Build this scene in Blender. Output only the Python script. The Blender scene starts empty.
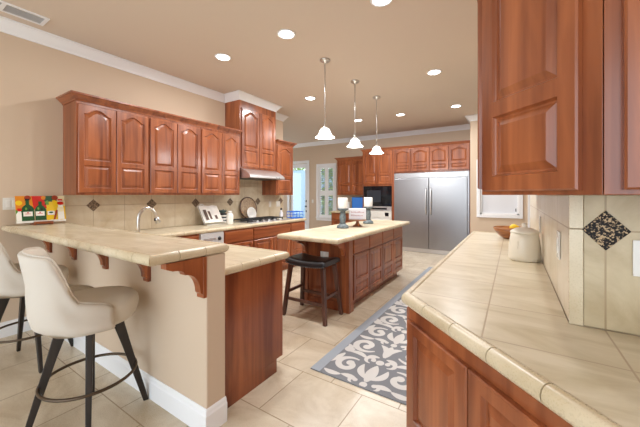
import bpy, bmesh, math, random
from mathutils import Vector, Matrix
from mathutils.geometry import tessellate_polygon
random.seed(7)
sc = bpy.context.scene
PI = math.pi
R = math.radians

# ------------------------------------------------------------------ camera, world, exposure
cam_d = bpy.data.cameras.new('camera'); cam = bpy.data.objects.new('camera', cam_d)
sc.collection.objects.link(cam); sc.camera = cam
cam.location = (0, 0, 1.37); cam.rotation_euler = (R(90), 0, R(32.8))
cam_d.sensor_width = 36; cam_d.lens = 36*300/640; cam_d.shift_y = -18.5/640
cam_d.clip_start = 0.02

world = bpy.data.worlds.new('world'); sc.world = world; world.use_nodes = True
bg = world.node_tree.nodes['Background']
bg.inputs[0].default_value = (0.80, 0.90, 1.0, 1); bg.inputs[1].default_value = 2.35
sc.view_settings.view_transform = 'Standard'; sc.view_settings.look = 'None'
sc.view_settings.exposure = 0.6; sc.view_settings.gamma = 1
sc.view_settings.use_curve_mapping = False
sc.cycles.use_denoising = True
sc.cycles.max_bounces = 10; sc.cycles.diffuse_bounces = 6
sc.cycles.sample_clamp_indirect = 6
CAN_W = 13.0; PENDANT_W = 9.0; CAN_COL = (0.97, 0.985, 1.0)

# ------------------------------------------------------------------ materials
def sr(r, g, b):
    f = lambda c: (c/255/12.92) if c/255 <= .04045 else ((c/255+.055)/1.055)**2.4
    return (f(r), f(g), f(b), 1)
MATS = {}
def mat(name, col, rough=.5, metal=0, spec=.5, emis=None, es=0, bump=0, bscale=200):
    m = bpy.data.materials.new(name); m.use_nodes = True
    nt = m.node_tree; b = nt.nodes['Principled BSDF']
    b.inputs['Base Color'].default_value = col; b.inputs['Roughness'].default_value = rough
    b.inputs['Metallic'].default_value = metal; b.inputs['Specular IOR Level'].default_value = spec
    if emis:
        b.inputs['Emission Color'].default_value = emis; b.inputs['Emission Strength'].default_value = es
    tc = nt.nodes.new('ShaderNodeTexCoord'); nz = nt.nodes.new('ShaderNodeTexNoise')
    nz.inputs['Scale'].default_value = bscale; nz.inputs['Detail'].default_value = 3
    nt.links.new(tc.outputs['Object'], nz.inputs['Vector'])
    if bump:
        bp = nt.nodes.new('ShaderNodeBump'); bp.inputs['Strength'].default_value = bump; bp.inputs['Distance'].default_value = .004
        nt.links.new(nz.outputs['Fac'], bp.inputs['Height']); nt.links.new(bp.outputs['Normal'], b.inputs['Normal'])
    elif not emis and bscale:
        mp = nt.nodes.new('ShaderNodeMapRange'); mp.inputs['To Min'].default_value = max(.02, rough-.04); mp.inputs['To Max'].default_value = min(1, rough+.04)
        nt.links.new(nz.outputs['Fac'], mp.inputs['Value']); nt.links.new(mp.outputs['Result'], b.inputs['Roughness'])
    MATS[name] = m
    return m
def wood(name, dark, light, scale=(9, 9, .9), rough=.28, coat=.25):
    m = mat(name, light, rough, bscale=0); nt = m.node_tree; b = nt.nodes['Principled BSDF']
    tc = nt.nodes.new('ShaderNodeTexCoord'); mp = nt.nodes.new('ShaderNodeMapping'); mp.inputs['Scale'].default_value = scale
    oi = nt.nodes.new('ShaderNodeObjectInfo')
    ad = nt.nodes.new('ShaderNodeVectorMath'); ad.operation = 'ADD'
    cm = nt.nodes.new('ShaderNodeCombineXYZ'); ml = nt.nodes.new('ShaderNodeMath'); ml.operation = 'MULTIPLY'; ml.inputs[1].default_value = 37
    nt.links.new(oi.outputs['Random'], ml.inputs[0]); nt.links.new(ml.outputs[0], cm.inputs[0]); nt.links.new(ml.outputs[0], cm.inputs[2])
    nt.links.new(tc.outputs['Object'], mp.inputs['Vector']); nt.links.new(mp.outputs['Vector'], ad.inputs[0]); nt.links.new(cm.outputs[0], ad.inputs[1])
    n1 = nt.nodes.new('ShaderNodeTexNoise'); n1.inputs['Scale'].default_value = 1.0; n1.inputs['Detail'].default_value = 5; n1.inputs['Distortion'].default_value = .9
    nt.links.new(ad.outputs[0], n1.inputs['Vector'])
    n2 = nt.nodes.new('ShaderNodeTexNoise'); n2.inputs['Scale'].default_value = 5; n2.inputs['Detail'].default_value = 3
    st = nt.nodes.new('ShaderNodeVectorMath'); st.operation = 'MULTIPLY'; st.inputs[1].default_value = tuple(.12 if a == min(scale) else 1 for a in scale)
    nt.links.new(ad.outputs[0], st.inputs[0]); nt.links.new(st.outputs[0], n2.inputs['Vector'])
    mx = nt.nodes.new('ShaderNodeMath'); mx.operation = 'MULTIPLY_ADD'; mx.inputs[1].default_value = .25
    nt.links.new(n2.outputs['Fac'], mx.inputs[0]); nt.links.new(n1.outputs['Fac'], mx.inputs[2])
    cr = nt.nodes.new('ShaderNodeValToRGB'); cr.color_ramp.elements[0].position = .45; cr.color_ramp.elements[0].color = dark
    cr.color_ramp.elements[1].position = .9; cr.color_ramp.elements[1].color = light
    nt.links.new(mx.outputs[0], cr.inputs[0]); nt.links.new(cr.outputs[0], b.inputs['Base Color'])
    b.inputs['Coat Weight'].default_value = coat; b.inputs['Coat Roughness'].default_value = .18
    return m
def tile(name, c1, c2, grout, w, h, ox, oy, axes='XY', offset=0., mortar=.004, rough=.35, nscale=(2.2, 5, 2.2), lo=.9):
    """Stone tile laid in world metres: axes picks the two world axes of the surface."""
    m = mat(name, c1, rough); nt = m.node_tree; b = nt.nodes['Principled BSDF']
    ge = nt.nodes.new('ShaderNodeNewGeometry'); sp = nt.nodes.new('ShaderNodeSeparateXYZ'); cb = nt.nodes.new('ShaderNodeCombineXYZ')
    nt.links.new(ge.outputs['Position'], sp.inputs[0])
    for i, (a, o) in enumerate(zip(axes, (ox, oy))):
        s = nt.nodes.new('ShaderNodeMath'); s.operation = 'SUBTRACT'; s.inputs[1].default_value = o
        nt.links.new(sp.outputs['XYZ'.index(a)], s.inputs[0]); nt.links.new(s.outputs[0], cb.inputs[i])
    br = nt.nodes.new('ShaderNodeTexBrick'); br.offset = offset; br.squash = 1
    br.inputs['Scale'].default_value = 1; br.inputs['Brick Width'].default_value = w; br.inputs['Row Height'].default_value = h
    br.inputs['Mortar Size'].default_value = mortar; br.inputs['Mortar Smooth'].default_value = .2
    br.inputs['Color1'].default_value = (1, 1, 1, 1); br.inputs['Color2'].default_value = (lo, lo, lo, 1); br.inputs['Mortar'].default_value = (1, 1, 1, 1)
    nt.links.new(cb.outputs[0], br.inputs['Vector'])
    mp = nt.nodes.new('ShaderNodeMapping'); mp.inputs['Scale'].default_value = nscale
    nt.links.new(ge.outputs['Position'], mp.inputs['Vector'])
    nz = nt.nodes.new('ShaderNodeTexNoise'); nz.inputs['Scale'].default_value = 1; nz.inputs['Detail'].default_value = 7; nz.inputs['Roughness'].default_value = .6; nz.inputs['Distortion'].default_value = 1.2
    nt.links.new(mp.outputs[0], nz.inputs['Vector'])
    cr = nt.nodes.new('ShaderNodeValToRGB'); cr.color_ramp.elements[0].position = .32; cr.color_ramp.elements[0].color = c2
    cr.color_ramp.elements[1].position = .62; cr.color_ramp.elements[1].color = c1
    nt.links.new(nz.outputs['Fac'], cr.inputs[0])
    mu = nt.nodes.new('ShaderNodeMix'); mu.data_type = 'RGBA'; mu.blend_type = 'MULTIPLY'; mu.inputs[0].default_value = 1
    nt.links.new(cr.outputs[0], mu.inputs[6]); nt.links.new(br.outputs['Color'], mu.inputs[7])
    m2 = nt.nodes.new('ShaderNodeMix'); m2.data_type = 'RGBA'; m2.inputs[7].default_value = grout
    nt.links.new(br.outputs['Fac'], m2.inputs[0]); nt.links.new(mu.outputs[2], m2.inputs[6])
    nt.links.new(m2.outputs[2], b.inputs['Base Color'])
    bp = nt.nodes.new('ShaderNodeBump'); bp.invert = True; bp.inputs['Strength'].default_value = .4; bp.inputs['Distance'].default_value = .002
    nt.links.new(br.outputs['Fac'], bp.inputs['Height']); nt.links.new(bp.outputs[0], b.inputs['Normal'])
    return m
def mottled(name, stops, scale, rough=.4):
    m = mat(name, stops[0][1], rough); nt = m.node_tree; b = nt.nodes['Principled BSDF']
    tc = nt.nodes.new('ShaderNodeTexCoord'); nz = nt.nodes.new('ShaderNodeTexNoise'); nz.inputs['Scale'].default_value = scale; nz.inputs['Detail'].default_value = 4
    nt.links.new(tc.outputs['Object'], nz.inputs['Vector'])
    cr = nt.nodes.new('ShaderNodeValToRGB')
    while len(cr.color_ramp.elements) < len(stops): cr.color_ramp.elements.new(.5)
    for e, (p, c) in zip(cr.color_ramp.elements, stops): e.position = p; e.color = c
    nt.links.new(nz.outputs['Fac'], cr.inputs[0]); nt.links.new(cr.outputs[0], b.inputs['Base Color'])
    return m
def brushed(name, col, rough, scale):
    m = mat(name, col, rough, 1); nt = m.node_tree; b = nt.nodes['Principled BSDF']
    tc = nt.nodes.new('ShaderNodeTexCoord'); mp = nt.nodes.new('ShaderNodeMapping'); mp.inputs['Scale'].default_value = scale
    nz = nt.nodes.new('ShaderNodeTexNoise'); nz.inputs['Scale'].default_value = 1; nz.inputs['Detail'].default_value = 2
    nt.links.new(tc.outputs['Object'], mp.inputs[0]); nt.links.new(mp.outputs[0], nz.inputs['Vector'])
    mr = nt.nodes.new('ShaderNodeMapRange'); mr.inputs['To Min'].default_value = rough-.06; mr.inputs['To Max'].default_value = rough+.1
    nt.links.new(nz.outputs['Fac'], mr.inputs['Value']); nt.links.new(mr.outputs[0], b.inputs['Roughness'])
    return m
def glass_mat(name, tint=(1, 1, 1, 1)):
    m = bpy.data.materials.new(name); m.use_nodes = True; nt = m.node_tree; nt.nodes.clear()
    o = nt.nodes.new('ShaderNodeOutputMaterial'); t = nt.nodes.new('ShaderNodeBsdfTransparent'); t.inputs[0].default_value = tint
    g = nt.nodes.new('ShaderNodeBsdfGlossy'); g.inputs['Roughness'].default_value = .03
    f = nt.nodes.new('ShaderNodeFresnel'); f.inputs[0].default_value = 1.45; mx = nt.nodes.new('ShaderNodeMixShader')
    nt.links.new(f.outputs[0], mx.inputs[0]); nt.links.new(t.outputs[0], mx.inputs[1]); nt.links.new(g.outputs[0], mx.inputs[2]); nt.links.new(mx.outputs[0], o.inputs[0])
    return m

PAINT = mat('tan_paint', sr(207, 186, 162), .75, bump=.05, bscale=300)
CEILP = mat('ceiling_paint', sr(214, 200, 184), .85, bump=.05, bscale=300)
WHITE = mat('white_trim', sr(238, 239, 240), .4)
CHERRY = wood('cherry_wood', sr(116, 58, 32), sr(180, 105, 62))
CHERRYH = wood('cherry_wood_across', sr(118, 59, 33), sr(182, 107, 64), (.9, 9, 9))
DARKW = wood('dark_stained_wood', sr(72, 44, 36), sr(112, 76, 62), (14, 14, 1.4), .35, .1)
BLACKW = wood('black_brown_wood', sr(30, 25, 23), sr(54, 45, 40), (14, 14, 1.4), .4, .05)
FLOORT = tile('floor_stone_tile', sr(220, 208, 186), sr(192, 175, 148), sr(158, 138, 110), .5, .48, -.87, 1.885, 'XY', .5, .004, .28, (2.0, 3.0, 2), .93)
COUNTERT = tile('counter_stone_tile', sr(220, 209, 184), sr(194, 180, 148), sr(180, 160, 132), .345, .345, .26, 1.09, 'XY', 0, .003, .3, (2.2, 6, 2), .96)
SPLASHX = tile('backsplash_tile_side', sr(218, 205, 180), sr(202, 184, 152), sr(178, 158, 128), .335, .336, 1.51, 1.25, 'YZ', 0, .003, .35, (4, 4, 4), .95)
SPLASHR = tile('backsplash_tile_lit', sr(232, 222, 202), sr(216, 202, 174), sr(178, 158, 128), .335, .336, 1.72, 1.25, 'YZ', 0, .003, .3, (4, 4, 4), .95)  # same tile in a paler tone, brighter light on this face painted in
SPLASHY = tile('backsplash_tile_dimmed', sr(200, 183, 148), sr(176, 156, 120), sr(168, 146, 112), .335, .336, .262, 1.25, 'XZ', 0, .003, .35, (4, 4, 4), .95)  # same tile in a darker tone, offsetting strong light on this face
EDGET = mottled('bullnose_tile', [(.35, sr(200, 183, 150)), (.65, sr(217, 203, 174))], 6, .28)
GROUT = mat('grout', sr(172, 150, 118), .8)
MOSAIC = mottled('brown_mosaic', [(.4, sr(70, 56, 44)), (.6, sr(150, 128, 104))], 60, .3)
GRANITE = mottled('black_gold_mosaic', [(.49, sr(24, 20, 18)), (.54, sr(72, 56, 42)), (.60, sr(190, 164, 128))], 150, .4)
GRANITE.node_tree.nodes['Principled BSDF'].inputs['Specular IOR Level'].default_value = .15
STEEL = brushed('brushed_steel', (.36, .36, .37, 1), .32, (2, 2, 120))
STEELV = brushed('brushed_steel_bright', (.72, .72, .73, 1), .36, (80, 2, 2))
NICKEL = mat('satin_nickel', (.62, .6, .57, 1), .28, 1)
BLACKG = mat('black_glass', (.008, .009, .012, 1), .06)
BLACKM = mat('black_iron', (.02, .02, .022, 1), .45)
WHITEA = mat('white_enamel', sr(225, 222, 214), .25)
SILVERP = mat('pale_grey_enamel', sr(196, 196, 196), .35)
FABRIC = mat('oatmeal_fabric', sr(212, 203, 190), .9, spec=.2, bump=.5, bscale=420)
LEATHER = mat('black_leather', sr(40, 40, 44), .33, bump=.15, bscale=160)
BRONZE = mat('bronze_metal', sr(92, 78, 64), .38, .8)
CERAMIC = mat('cream_ceramic', sr(226, 218, 200), .3)
PORCE = mat('white_porcelain', sr(238, 236, 230), .2)
CANDLE = mat('ivory_wax', sr(244, 242, 238), .5)
SLATE = mottled('weathered_grey_paint', [(.35, sr(74, 86, 92)), (.65, sr(116, 128, 132))], 40, .5)
BOWLW = wood('bowl_wood', sr(120, 66, 32), sr(196, 130, 74), (6, 6, 20), .3)
OAKW = wood('stand_wood', sr(120, 76, 48), sr(170, 116, 78), (8, 8, 8), .4)
WOVEN = mottled('woven_wood', [(.3, sr(142, 116, 92)), (.7, sr(196, 172, 142))], 45, .6)
LAMPG = mat('lit_glass', (1, .97, .92, 1), .3, emis=(1, .95, .88, 1), es=2.2)
LENS = mat('lit_lens', (1, 1, 1, 1), .3, emis=(1, .96, .9, 1), es=7)
VENTD = mat('vent_shade', sr(70, 74, 82), .7)  # dark colour standing for the shade inside the vent
RUGG = mat('grey_rug', sr(132, 134, 138), .95, spec=.1, bump=.6, bscale=500)
RUGC = mat('cream_rug_pile', sr(214, 212, 208), .95, spec=.1, bump=.6, bscale=500)
RUGB = mat('blue_grey_rug_border', sr(164, 172, 181), .95, spec=.1, bump=.6, bscale=500)
GLASS = glass_mat('window_glass')
BLIND = mat('white_blind', sr(226, 228, 232), .6)
SLAT = mat('backlit_slat', sr(150, 156, 158), .5)  # shutter slats greyed in colour to stand for their backlit shade
SCREEN = mat('blue_screen', (.03, .1, .3, 1), .15, emis=(.05, .25, .75, 1), es=.25)
BLUEP = mat('blue_enamel', sr(40, 110, 215), .4)
LIGHTBLUE = mat('pale_blue_render', sr(138, 160, 176), .8)
LEAF = mottled('leaf_green', [(.3, sr(70, 110, 50)), (.7, sr(170, 195, 110))], 8, .7)
YELLOW = mat('lemon_yellow', sr(240, 200, 40), .45)
PAGE = mat('book_paper', sr(238, 234, 226), .7)
DKBROWN = mat('printed_brown', sr(96, 76, 66), .7)
TEAL = mottled('grey_green_leaf', [(.3, sr(52, 70, 72)), (.7, sr(120, 140, 140))], 50, .7)
STRIPEB = mat('black_glaze', sr(40, 42, 46), .35)
ROSE = mat('dusty_rose_print', sr(176, 120, 124), .7)
LILAC = mat('pale_tin', sr(222, 222, 228), .35)

# ------------------------------------------------------------------ mesh helpers
class MB:
    def __init__(s, M=None): s.bm = bmesh.new(); s.mats = []; s.M = M
    def mi(s, m):
        if m is None: return 0
        if m not in s.mats: s.mats.append(m)
        return s.mats.index(m)
    def v(s, p):
        p = Vector(p)
        return s.bm.verts.new(s.M @ p if s.M else p)
    def f(s, vs, i=0, sm=False):
        try:
            fc = s.bm.faces.new(vs); fc.material_index = i; fc.smooth = sm; return fc
        except ValueError: return None
    def box(s, x0, x1, y0, y1, z0, z1, m=None):
        i = s.mi(m); V = [s.v((x, y, z)) for z in (z0, z1) for y in (y0, y1) for x in (x0, x1)]
        for q in ((0, 2, 3, 1), (4, 5, 7, 6), (0, 1, 5, 4), (2, 6, 7, 3), (0, 4, 6, 2), (1, 3, 7, 5)): s.f([V[k] for k in q], i)
        return s
    def loops(s, Ls, m=None, closed=True, cap=True, sm=False, ring=False):
        """Skin consecutive point loops."""
        i = s.mi(m); V = [[s.v(p) for p in L] for L in Ls]; n = len(V[0]); cnt = len(V) if ring else len(V)-1
        for a in range(cnt):
            A, B = V[a], V[(a+1) % len(V)]
            for k in range(n if closed else n-1):
                s.f([A[k], A[(k+1) % n], B[(k+1) % n], B[k]], i, sm)
        if cap and not ring and closed:
            s.f(V[0][::-1], i); s.f(V[-1], i)
        return s
    def lathe(s, prof, c=(0, 0, 0), seg=28, m=None, sm=True, axis=None, hoop=False):
        """prof: list of (r, z)."""
        Ls = []
        for r, z in prof:
            L = []
            for k in range(seg):
                a = 2*PI*k/seg; p = Vector((max(r, 1e-4)*math.cos(a), max(r, 1e-4)*math.sin(a), z))
                if axis is not None: p = axis @ p
                L.append(Vector(c)+p)
            Ls.append(L)
        return s.loops(Ls, m, True, not hoop, sm, ring=hoop)
    def tube(s, pts, r, seg=10, m=None, closed=False, sm=True):
        pts = [Vector(p) for p in pts]; n = len(pts); rs = r if isinstance(r, (list, tuple)) else [r]*n
        Ls = []; ref = None
        for k in range(n):
            if closed: t = (pts[(k+1) % n]-pts[k-1])
            else: t = pts[min(k+1, n-1)]-pts[max(k-1, 0)]
            t.normalize()
            if ref is None:
                ref = Vector((0, 0, 1)) if abs(t.z) < .9 else Vector((1, 0, 0))
            u = (ref - t*ref.dot(t)).normalized(); ref = u; w = t.cross(u)
            Ls.append([pts[k]+(u*math.cos(2*PI*j/seg)+w*math.sin(2*PI*j/seg))*rs[k] for j in range(seg)])
        return s.loops(Ls, m, True, not closed, sm, ring=closed)
    def bar(s, a, b, wa, wb=None, m=None):
        """Square tapering bar from a to b; wa, wb = (x, y) full widths."""
        wb = wb or wa
        q = lambda c, w: [Vector(c)+Vector((sx*w[0]/2, sy*w[1]/2, 0)) for sx, sy in ((-1, -1), (1, -1), (1, 1), (-1, 1))]
        return s.loops([q(a, wa), q(b, wb)], m)
    def prism(s, poly, h0, h1, plane='XY', m=None, sm=False):
        i = s.mi(m)
        P = {'XY': lambda a, b, h: (a, b, h), 'YZ': lambda a, b, h: (h, a, b), 'XZ': lambda a, b, h: (a, h, b)}[plane]
        A = [s.v(P(a, b, h0)) for a, b in poly]; B = [s.v(P(a, b, h1)) for a, b in poly]; n = len(poly)
        for k in range(n): s.f([A[k], A[(k+1) % n], B[(k+1) % n], B[k]], i, sm)
        for t in tessellate_polygon([[Vector((a, b, 0)) for a, b in poly]]):
            s.f([A[t[0]], A[t[1]], A[t[2]]], i); s.f([B[t[2]], B[t[1]], B[t[0]]], i)
        return s
    def sweep(s, prof, path, closed=False, m=None, sm=False):
        """prof: (outward, z); outward is to the right of the direction of travel."""
        off = miters(path, closed)
        Ls = [[(p[0]+o[0]*a, p[1]+o[1]*a, z) for a, z in prof] for p, o in zip(path, off)]
        return s.loops(Ls, m, True, True, sm, ring=closed)
    def build(s, name, m=None, parent=None, loc=None, bevel=0, seg=2, sub=0, smooth=False):
        bmesh.ops.recalc_face_normals(s.bm, faces=s.bm.faces)
        me = bpy.data.meshes.new(name); s.bm.to_mesh(me); s.bm.free()
        o = bpy.data.objects.new(name, me); sc.collection.objects.link(o)
        for k in ([m] if m and not s.mats else s.mats): me.materials.append(k)
        if smooth:
            for p in me.polygons: p.use_smooth = True
        if parent: o.parent = parent
        if loc: o.location = loc
        if bevel:
            b = o.modifiers.new('bevel', 'BEVEL'); b.width = bevel; b.segments = seg; b.limit_method = 'ANGLE'; b.angle_limit = R(40)
        if sub:
            b = o.modifiers.new('sub', 'SUBSURF'); b.levels = sub; b.render_levels = sub
        return o
def miters(path, closed=False):
    n = len(path); out = []
    def nrm(a, b):
        dx, dy = b[0]-a[0], b[1]-a[1]; l = math.hypot(dx, dy); return (dy/l, -dx/l)
    for k in range(n):
        ns = []
        if k > 0 or closed: ns.append(nrm(path[k-1], path[k]))
        if k < n-1 or closed: ns.append(nrm(path[k], path[(k+1) % n]))
        if len(ns) == 1: out.append(ns[0])
        else:
            d = 1+ns[0][0]*ns[1][0]+ns[0][1]*ns[1][1]
            out.append(((ns[0][0]+ns[1][0])/d, (ns[0][1]+ns[1][1])/d))
    return out
def offset(path, d, closed=False):
    return [(p[0]+o[0]*d, p[1]+o[1]*d) for p, o in zip(path, miters(path, closed))]
def tag(o, label, cat, group=None):
    o['label'] = label; o['category'] = cat
    if group: o['group'] = group
    return o
def thing(name, label, cat, loc=(0, 0, 0), rz=0, group=None):
    o = bpy.data.objects.new(name, None); sc.collection.objects.link(o); o.empty_display_size = .1
    o.location = loc; o.rotation_euler = (0, 0, rz)
    return tag(o, label, cat, group)
def struct(o, kind='structure'):
    o['kind'] = kind; return o
def light(name, kind, loc, energy, col, parent=None, size=.1, spread=None, rot=None):
    d = bpy.data.lights.new(name, kind); d.energy = energy; d.color = col
    if kind == 'AREA': d.shape = 'DISK'; d.size = size
    elif kind == 'SPOT': d.spot_size = R(spread or 120); d.spot_blend = 1; d.shadow_soft_size = size
    else: d.shadow_soft_size = size
    o = bpy.data.objects.new(name, d); sc.collection.objects.link(o); o.location = loc
    if parent: o.parent = parent
    return o

# ------------------------------------------------------------------ room shell
CE = 3.05; LW = -4.13; BW = 7.95
struct(MB().box(-8, 2.7, -3.2, 8.1, -.12, 0).build('floor', FLOORT))
struct(MB().box(-8, 2.7, -3.2, 8.1, CE, CE+.12).build('ceiling', CEILP))
struct(MB().box(LW-.17, LW, -3.2, 4.95, 0, CE).build('wall_left', PAINT))
DX0, DX1, DZ = -6.34, -5.62, 2.40
WX0, WX1, WZ0, WZ1 = -5.18, -4.60, .68, 2.27
b = MB()
b.box(-8, DX0, BW, BW+.15, 0, CE).box(DX0, DX1, BW, BW+.15, DZ, CE).box(DX1, WX0, BW, BW+.15, 0, CE)
b.box(WX0, WX1, BW, BW+.15, 0, WZ0).box(WX0, WX1, BW, BW+.15, WZ1, CE).box(WX1, -.6, BW, BW+.15, 0, CE)
struct(b.build('wall_back', PAINT))
FW = 7.1; RX0, RX1, RZ0, RZ1 = -.585, .095, .97, 2.05
b = MB(); b.box(-.77, RX0, FW, FW+.15, 0, CE).box(RX0, RX1, FW, FW+.15, 0, RZ0).box(RX0, RX1, FW, FW+.15, RZ1, CE).box(RX1, 2.6, FW, FW+.15, 0, CE)
b.box(-.77, -.62, FW+.15, BW, 0, CE)
struct(b.build('wall_fridge_side', PAINT))
BX, BY = .178, 1.385
struct(MB().box(BX, 2.6, BY, 4.35, 0, CE).build('wall_block', PAINT))
struct(MB().box(2.6, 2.7, -3.2, 8.1, 0, CE).build('wall_right', PAINT))
struct(MB().box(LW, -1.474, 1.09, 1.225, 0, 1.02).build('wall_bar', PAINT, bevel=.008))

struct(MB().box(-7.75, -7.6, 4.5, 5.5, 0, CE).box(-7.75, -7.6, 7.4, 7.95, 0, CE).box(-7.75, -7.6, 5.5, 7.4, 0, .6).box(-7.75, -7.6, 5.5, 7.4, 2.3, CE).box(-7.75, LW-.17, 4.35, 4.5, 0, CE).build('wall_nook_unseen', PAINT))  # unseen nook walls with a window opening, added to cut daylight from the left
# crown mouldings
CR = [(0, CE-.115), (.012, CE-.115), (.016, CE-.098), (.04, CE-.07), (.07, CE-.03), (.082, CE-.018), (.095, CE-.016), (.095, CE-.001), (0, CE-.001)]
HX = -3.77
struct(MB().sweep(CR, [(LW, -3.1), (LW, 3.42), (HX-.01, 3.42), (HX-.01, 4.31), (LW, 4.31), (LW, 4.95), (LW-.17, 4.95)]).build('trim_left', WHITE))
struct(MB().sweep(CR, [(-7.9, BW), (-.77, BW), (-.77, FW), (2.5, FW)]).build('trim_back', WHITE))
struct(MB().sweep(CR, [(BX, 4.3), (BX, BY), (2.5, BY)]).build('trim_block', WHITE))
BB = [(0, 0), (.016, 0), (.016, .11), (.011, .12), (.009, .134), (.003, .146), (0, .146)]
struct(MB().sweep(BB, [(LW+.02, 1.09), (-1.474, 1.09), (-1.474, 1.225)]).build('baseboard_bar', WHITE))
struct(MB().sweep(BB, [(LW, -3.1), (LW, 1.07)]).build('baseboard_left', WHITE))
struct(MB().sweep(BB, [(DX1+.1, BW), (-4.45, BW)]).build('baseboard_back', WHITE))

# back splash on the left wall with its diamond accents
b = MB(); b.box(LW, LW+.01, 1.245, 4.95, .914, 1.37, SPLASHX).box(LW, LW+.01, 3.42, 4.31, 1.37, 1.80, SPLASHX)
def diamond_x(b, y, z, h, x, m):
    b.prism([(y-h, z), (y, z-h), (y+h, z), (y, z+h)], x, x+(.004 if x < 0 else -.004), 'YZ', m)
for y in (1.51, 2.18, 2.85, 3.52, 4.19, 4.86): diamond_x(b, y, 1.25, .07, LW+.01, MOSAIC)
struct(b.build('wall_left_backsplash'))
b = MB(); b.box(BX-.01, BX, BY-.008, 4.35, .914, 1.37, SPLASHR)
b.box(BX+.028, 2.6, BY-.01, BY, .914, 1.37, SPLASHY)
b.box(BX-.012, BX+.027, BY-.014, BY, .914, 1.25, EDGET).box(BX-.012, BX+.027, BY-.014, BY, 1.253, 1.37, EDGET)
for x in (.262, .932, 1.602):
    b.prism([(x-.062, 1.25), (x, 1.182), (x+.062, 1.25), (x, 1.318)], BY-.01, BY-.014, 'XZ', GRANITE)
struct(b.build('wall_block_backsplash', bevel=.002))

# ------------------------------------------------------------------ windows and doors of the setting
def casing(b, x0, x1, z0, z1, y, w=.085, d=.02, bottom=False):
    b.box(x0-w, x0, y-d, y, z0, z1+w); b.box(x1, x1+w, y-d, y, z0, z1+w); b.box(x0, x1, y-d, y, z1, z1+w)
    if bottom: b.box(x0-w, x1+w, y-d-.03, y, z0-.035, z0); b.box(x0-w, x1+w, y-d, y, z0-.11, z0-.035)
w1 = struct(thing('window_1', '', '', (0, 0, 0)))
del w1['label'], w1['category']
b = MB(); casing(b, WX0, WX1, WZ0, WZ1, BW, .075, .02, True)
b.box(WX0, WX1, BW, BW+.15, WZ0-.001, WZ0+.02).box(WX0, WX0+.02, BW, BW+.15, WZ0, WZ1).box(WX1-.02, WX1, BW, BW+.15, WZ0, WZ1).box(WX0, WX1, BW, BW+.15, WZ1-.02, WZ1)
b.build('window_frame', WHITE, w1, bevel=.003)
MB().box(WX0+.02, WX1-.02, BW+.11, BW+.116, WZ0+.02, WZ1-.02).build('glass_pane', GLASS, w1)
xm = (WX0+WX1)/2; zm = 1.43
for (xa, xb) in ((WX0+.02, xm-.02), (xm+.02, WX1-.02)):
    for (za, zb) in ((WZ0+.02, zm-.03), (zm+.03, WZ1-.02)):
        b = MB(); st = .042
        b.box(xa, xa+st, BW+.01, BW+.04, za, zb).box(xb-st, xb, BW+.01, BW+.04, za, zb).box(xa+st, xb-st, BW+.01, BW+.04, za, za+.05).box(xa+st, xb-st, BW+.01, BW+.04, zb-.05, zb)
        b.build('shutter_frame', WHITE, w1); b = MB()
        n = int((zb-za-.1)/.055)
        for k in range(n):
            z = za+.05+(k+.5)*(zb-za-.1)/n
            b.prism([(BW+.002, z-.012), (BW+.006, z-.016), (BW+.05, z+.012), (BW+.046, z+.016)], xa+st+.002, xb-st-.002, 'YZ')
        b.build('slat_panel', SLAT, w1)
b = MB(); b.box(xm-.02, xm+.02, BW+.005, BW+.04, WZ0+.02, WZ1-.02).box(WX0+.02, xm-.02, BW+.005, BW+.04, zm-.03, zm+.03).box(xm+.02, WX1-.02, BW+.005, BW+.04, zm-.03, zm+.03)
b.build('mullion', WHITE, w1, bevel=.003)

d1 = struct(thing('door_1', '', '')); del d1['label'], d1['category']
b = MB(); casing(b, DX0, DX1, 0, DZ, BW, .09, .022); b.build('door_frame', WHITE, d1, bevel=.004)
b = MB(); y0, y1 = BW+.03, BW+.075
b.box(DX0+.01, DX0+.1, y0, y1, .01, DZ-.01).box(DX1-.1, DX1-.01, y0, y1, .01, DZ-.01).box(DX0+.1, DX1-.1, y0, y1, .01, .26).box(DX0+.1, DX1-.1, y0, y1, DZ-.13, DZ-.01)
b.build('door_leaf', WHITE, d1, bevel=.003)
MB().box(DX0+.1, DX1-.1, BW+.05, BW+.056, .26, DZ-.13).build('glass_pane', GLASS, d1)
b = MB(); b.lathe([(0, -.06), (.022, -.055), (.028, -.035), (.012, -.025), (.012, -.01), (.026, -.006), (.026, 0)], (DX1-.055, BW+.03, 1.0), 18, axis=Matrix.Rotation(R(-90), 3, 'X') @ Matrix.Scale(1, 3))
for z in (1.17, .84): b.box(DX1-.07, DX1-.04, BW+.015, BW+.03, z-.03, z+.03)
b.build('door_handle', BLACKM, d1)

w2 = struct(thing('window_2', '', '')); del w2['label'], w2['category']
b = MB(); casing(b, RX0, RX1, RZ0, RZ1, FW, .065, .022)
b.box(RX0-.065, RX1+.065, FW-.03, FW, RZ0-.065, RZ0); b.build('window_frame', WHITE, w2, bevel=.004)
b = MB()
b.box(RX0, RX1, FW+.02, FW+.05, RZ0, RZ0+.03).box(RX0, RX0+.03, FW+.02, FW+.05, RZ0, RZ1).box(RX1-.03, RX1, FW+.02, FW+.05, RZ0, RZ1).box(RX0, RX1, FW+.02, FW+.05, RZ1-.03, RZ1)
b.build('window_sash', WHITE, w2)
MB().box(RX0+.03, RX1-.03, FW+.12, FW+.126, RZ0+.02, RZ1-.03).build('glass_pane', GLASS, w2)
b = MB(); b.box(RX0+.03, RX1-.03, FW+.07, FW+.074, RZ0+.05, RZ1-.03).box(RX0+.03, RX1-.03, FW+.064, FW+.08, RZ0+.03, RZ0+.05)
b.build('blind', BLIND, w2)
MB().box(RX1-.06, RX1-.045, FW+.01, FW+.02, 1.04, 1.1).build('latch', BLACKM, w2)

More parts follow.
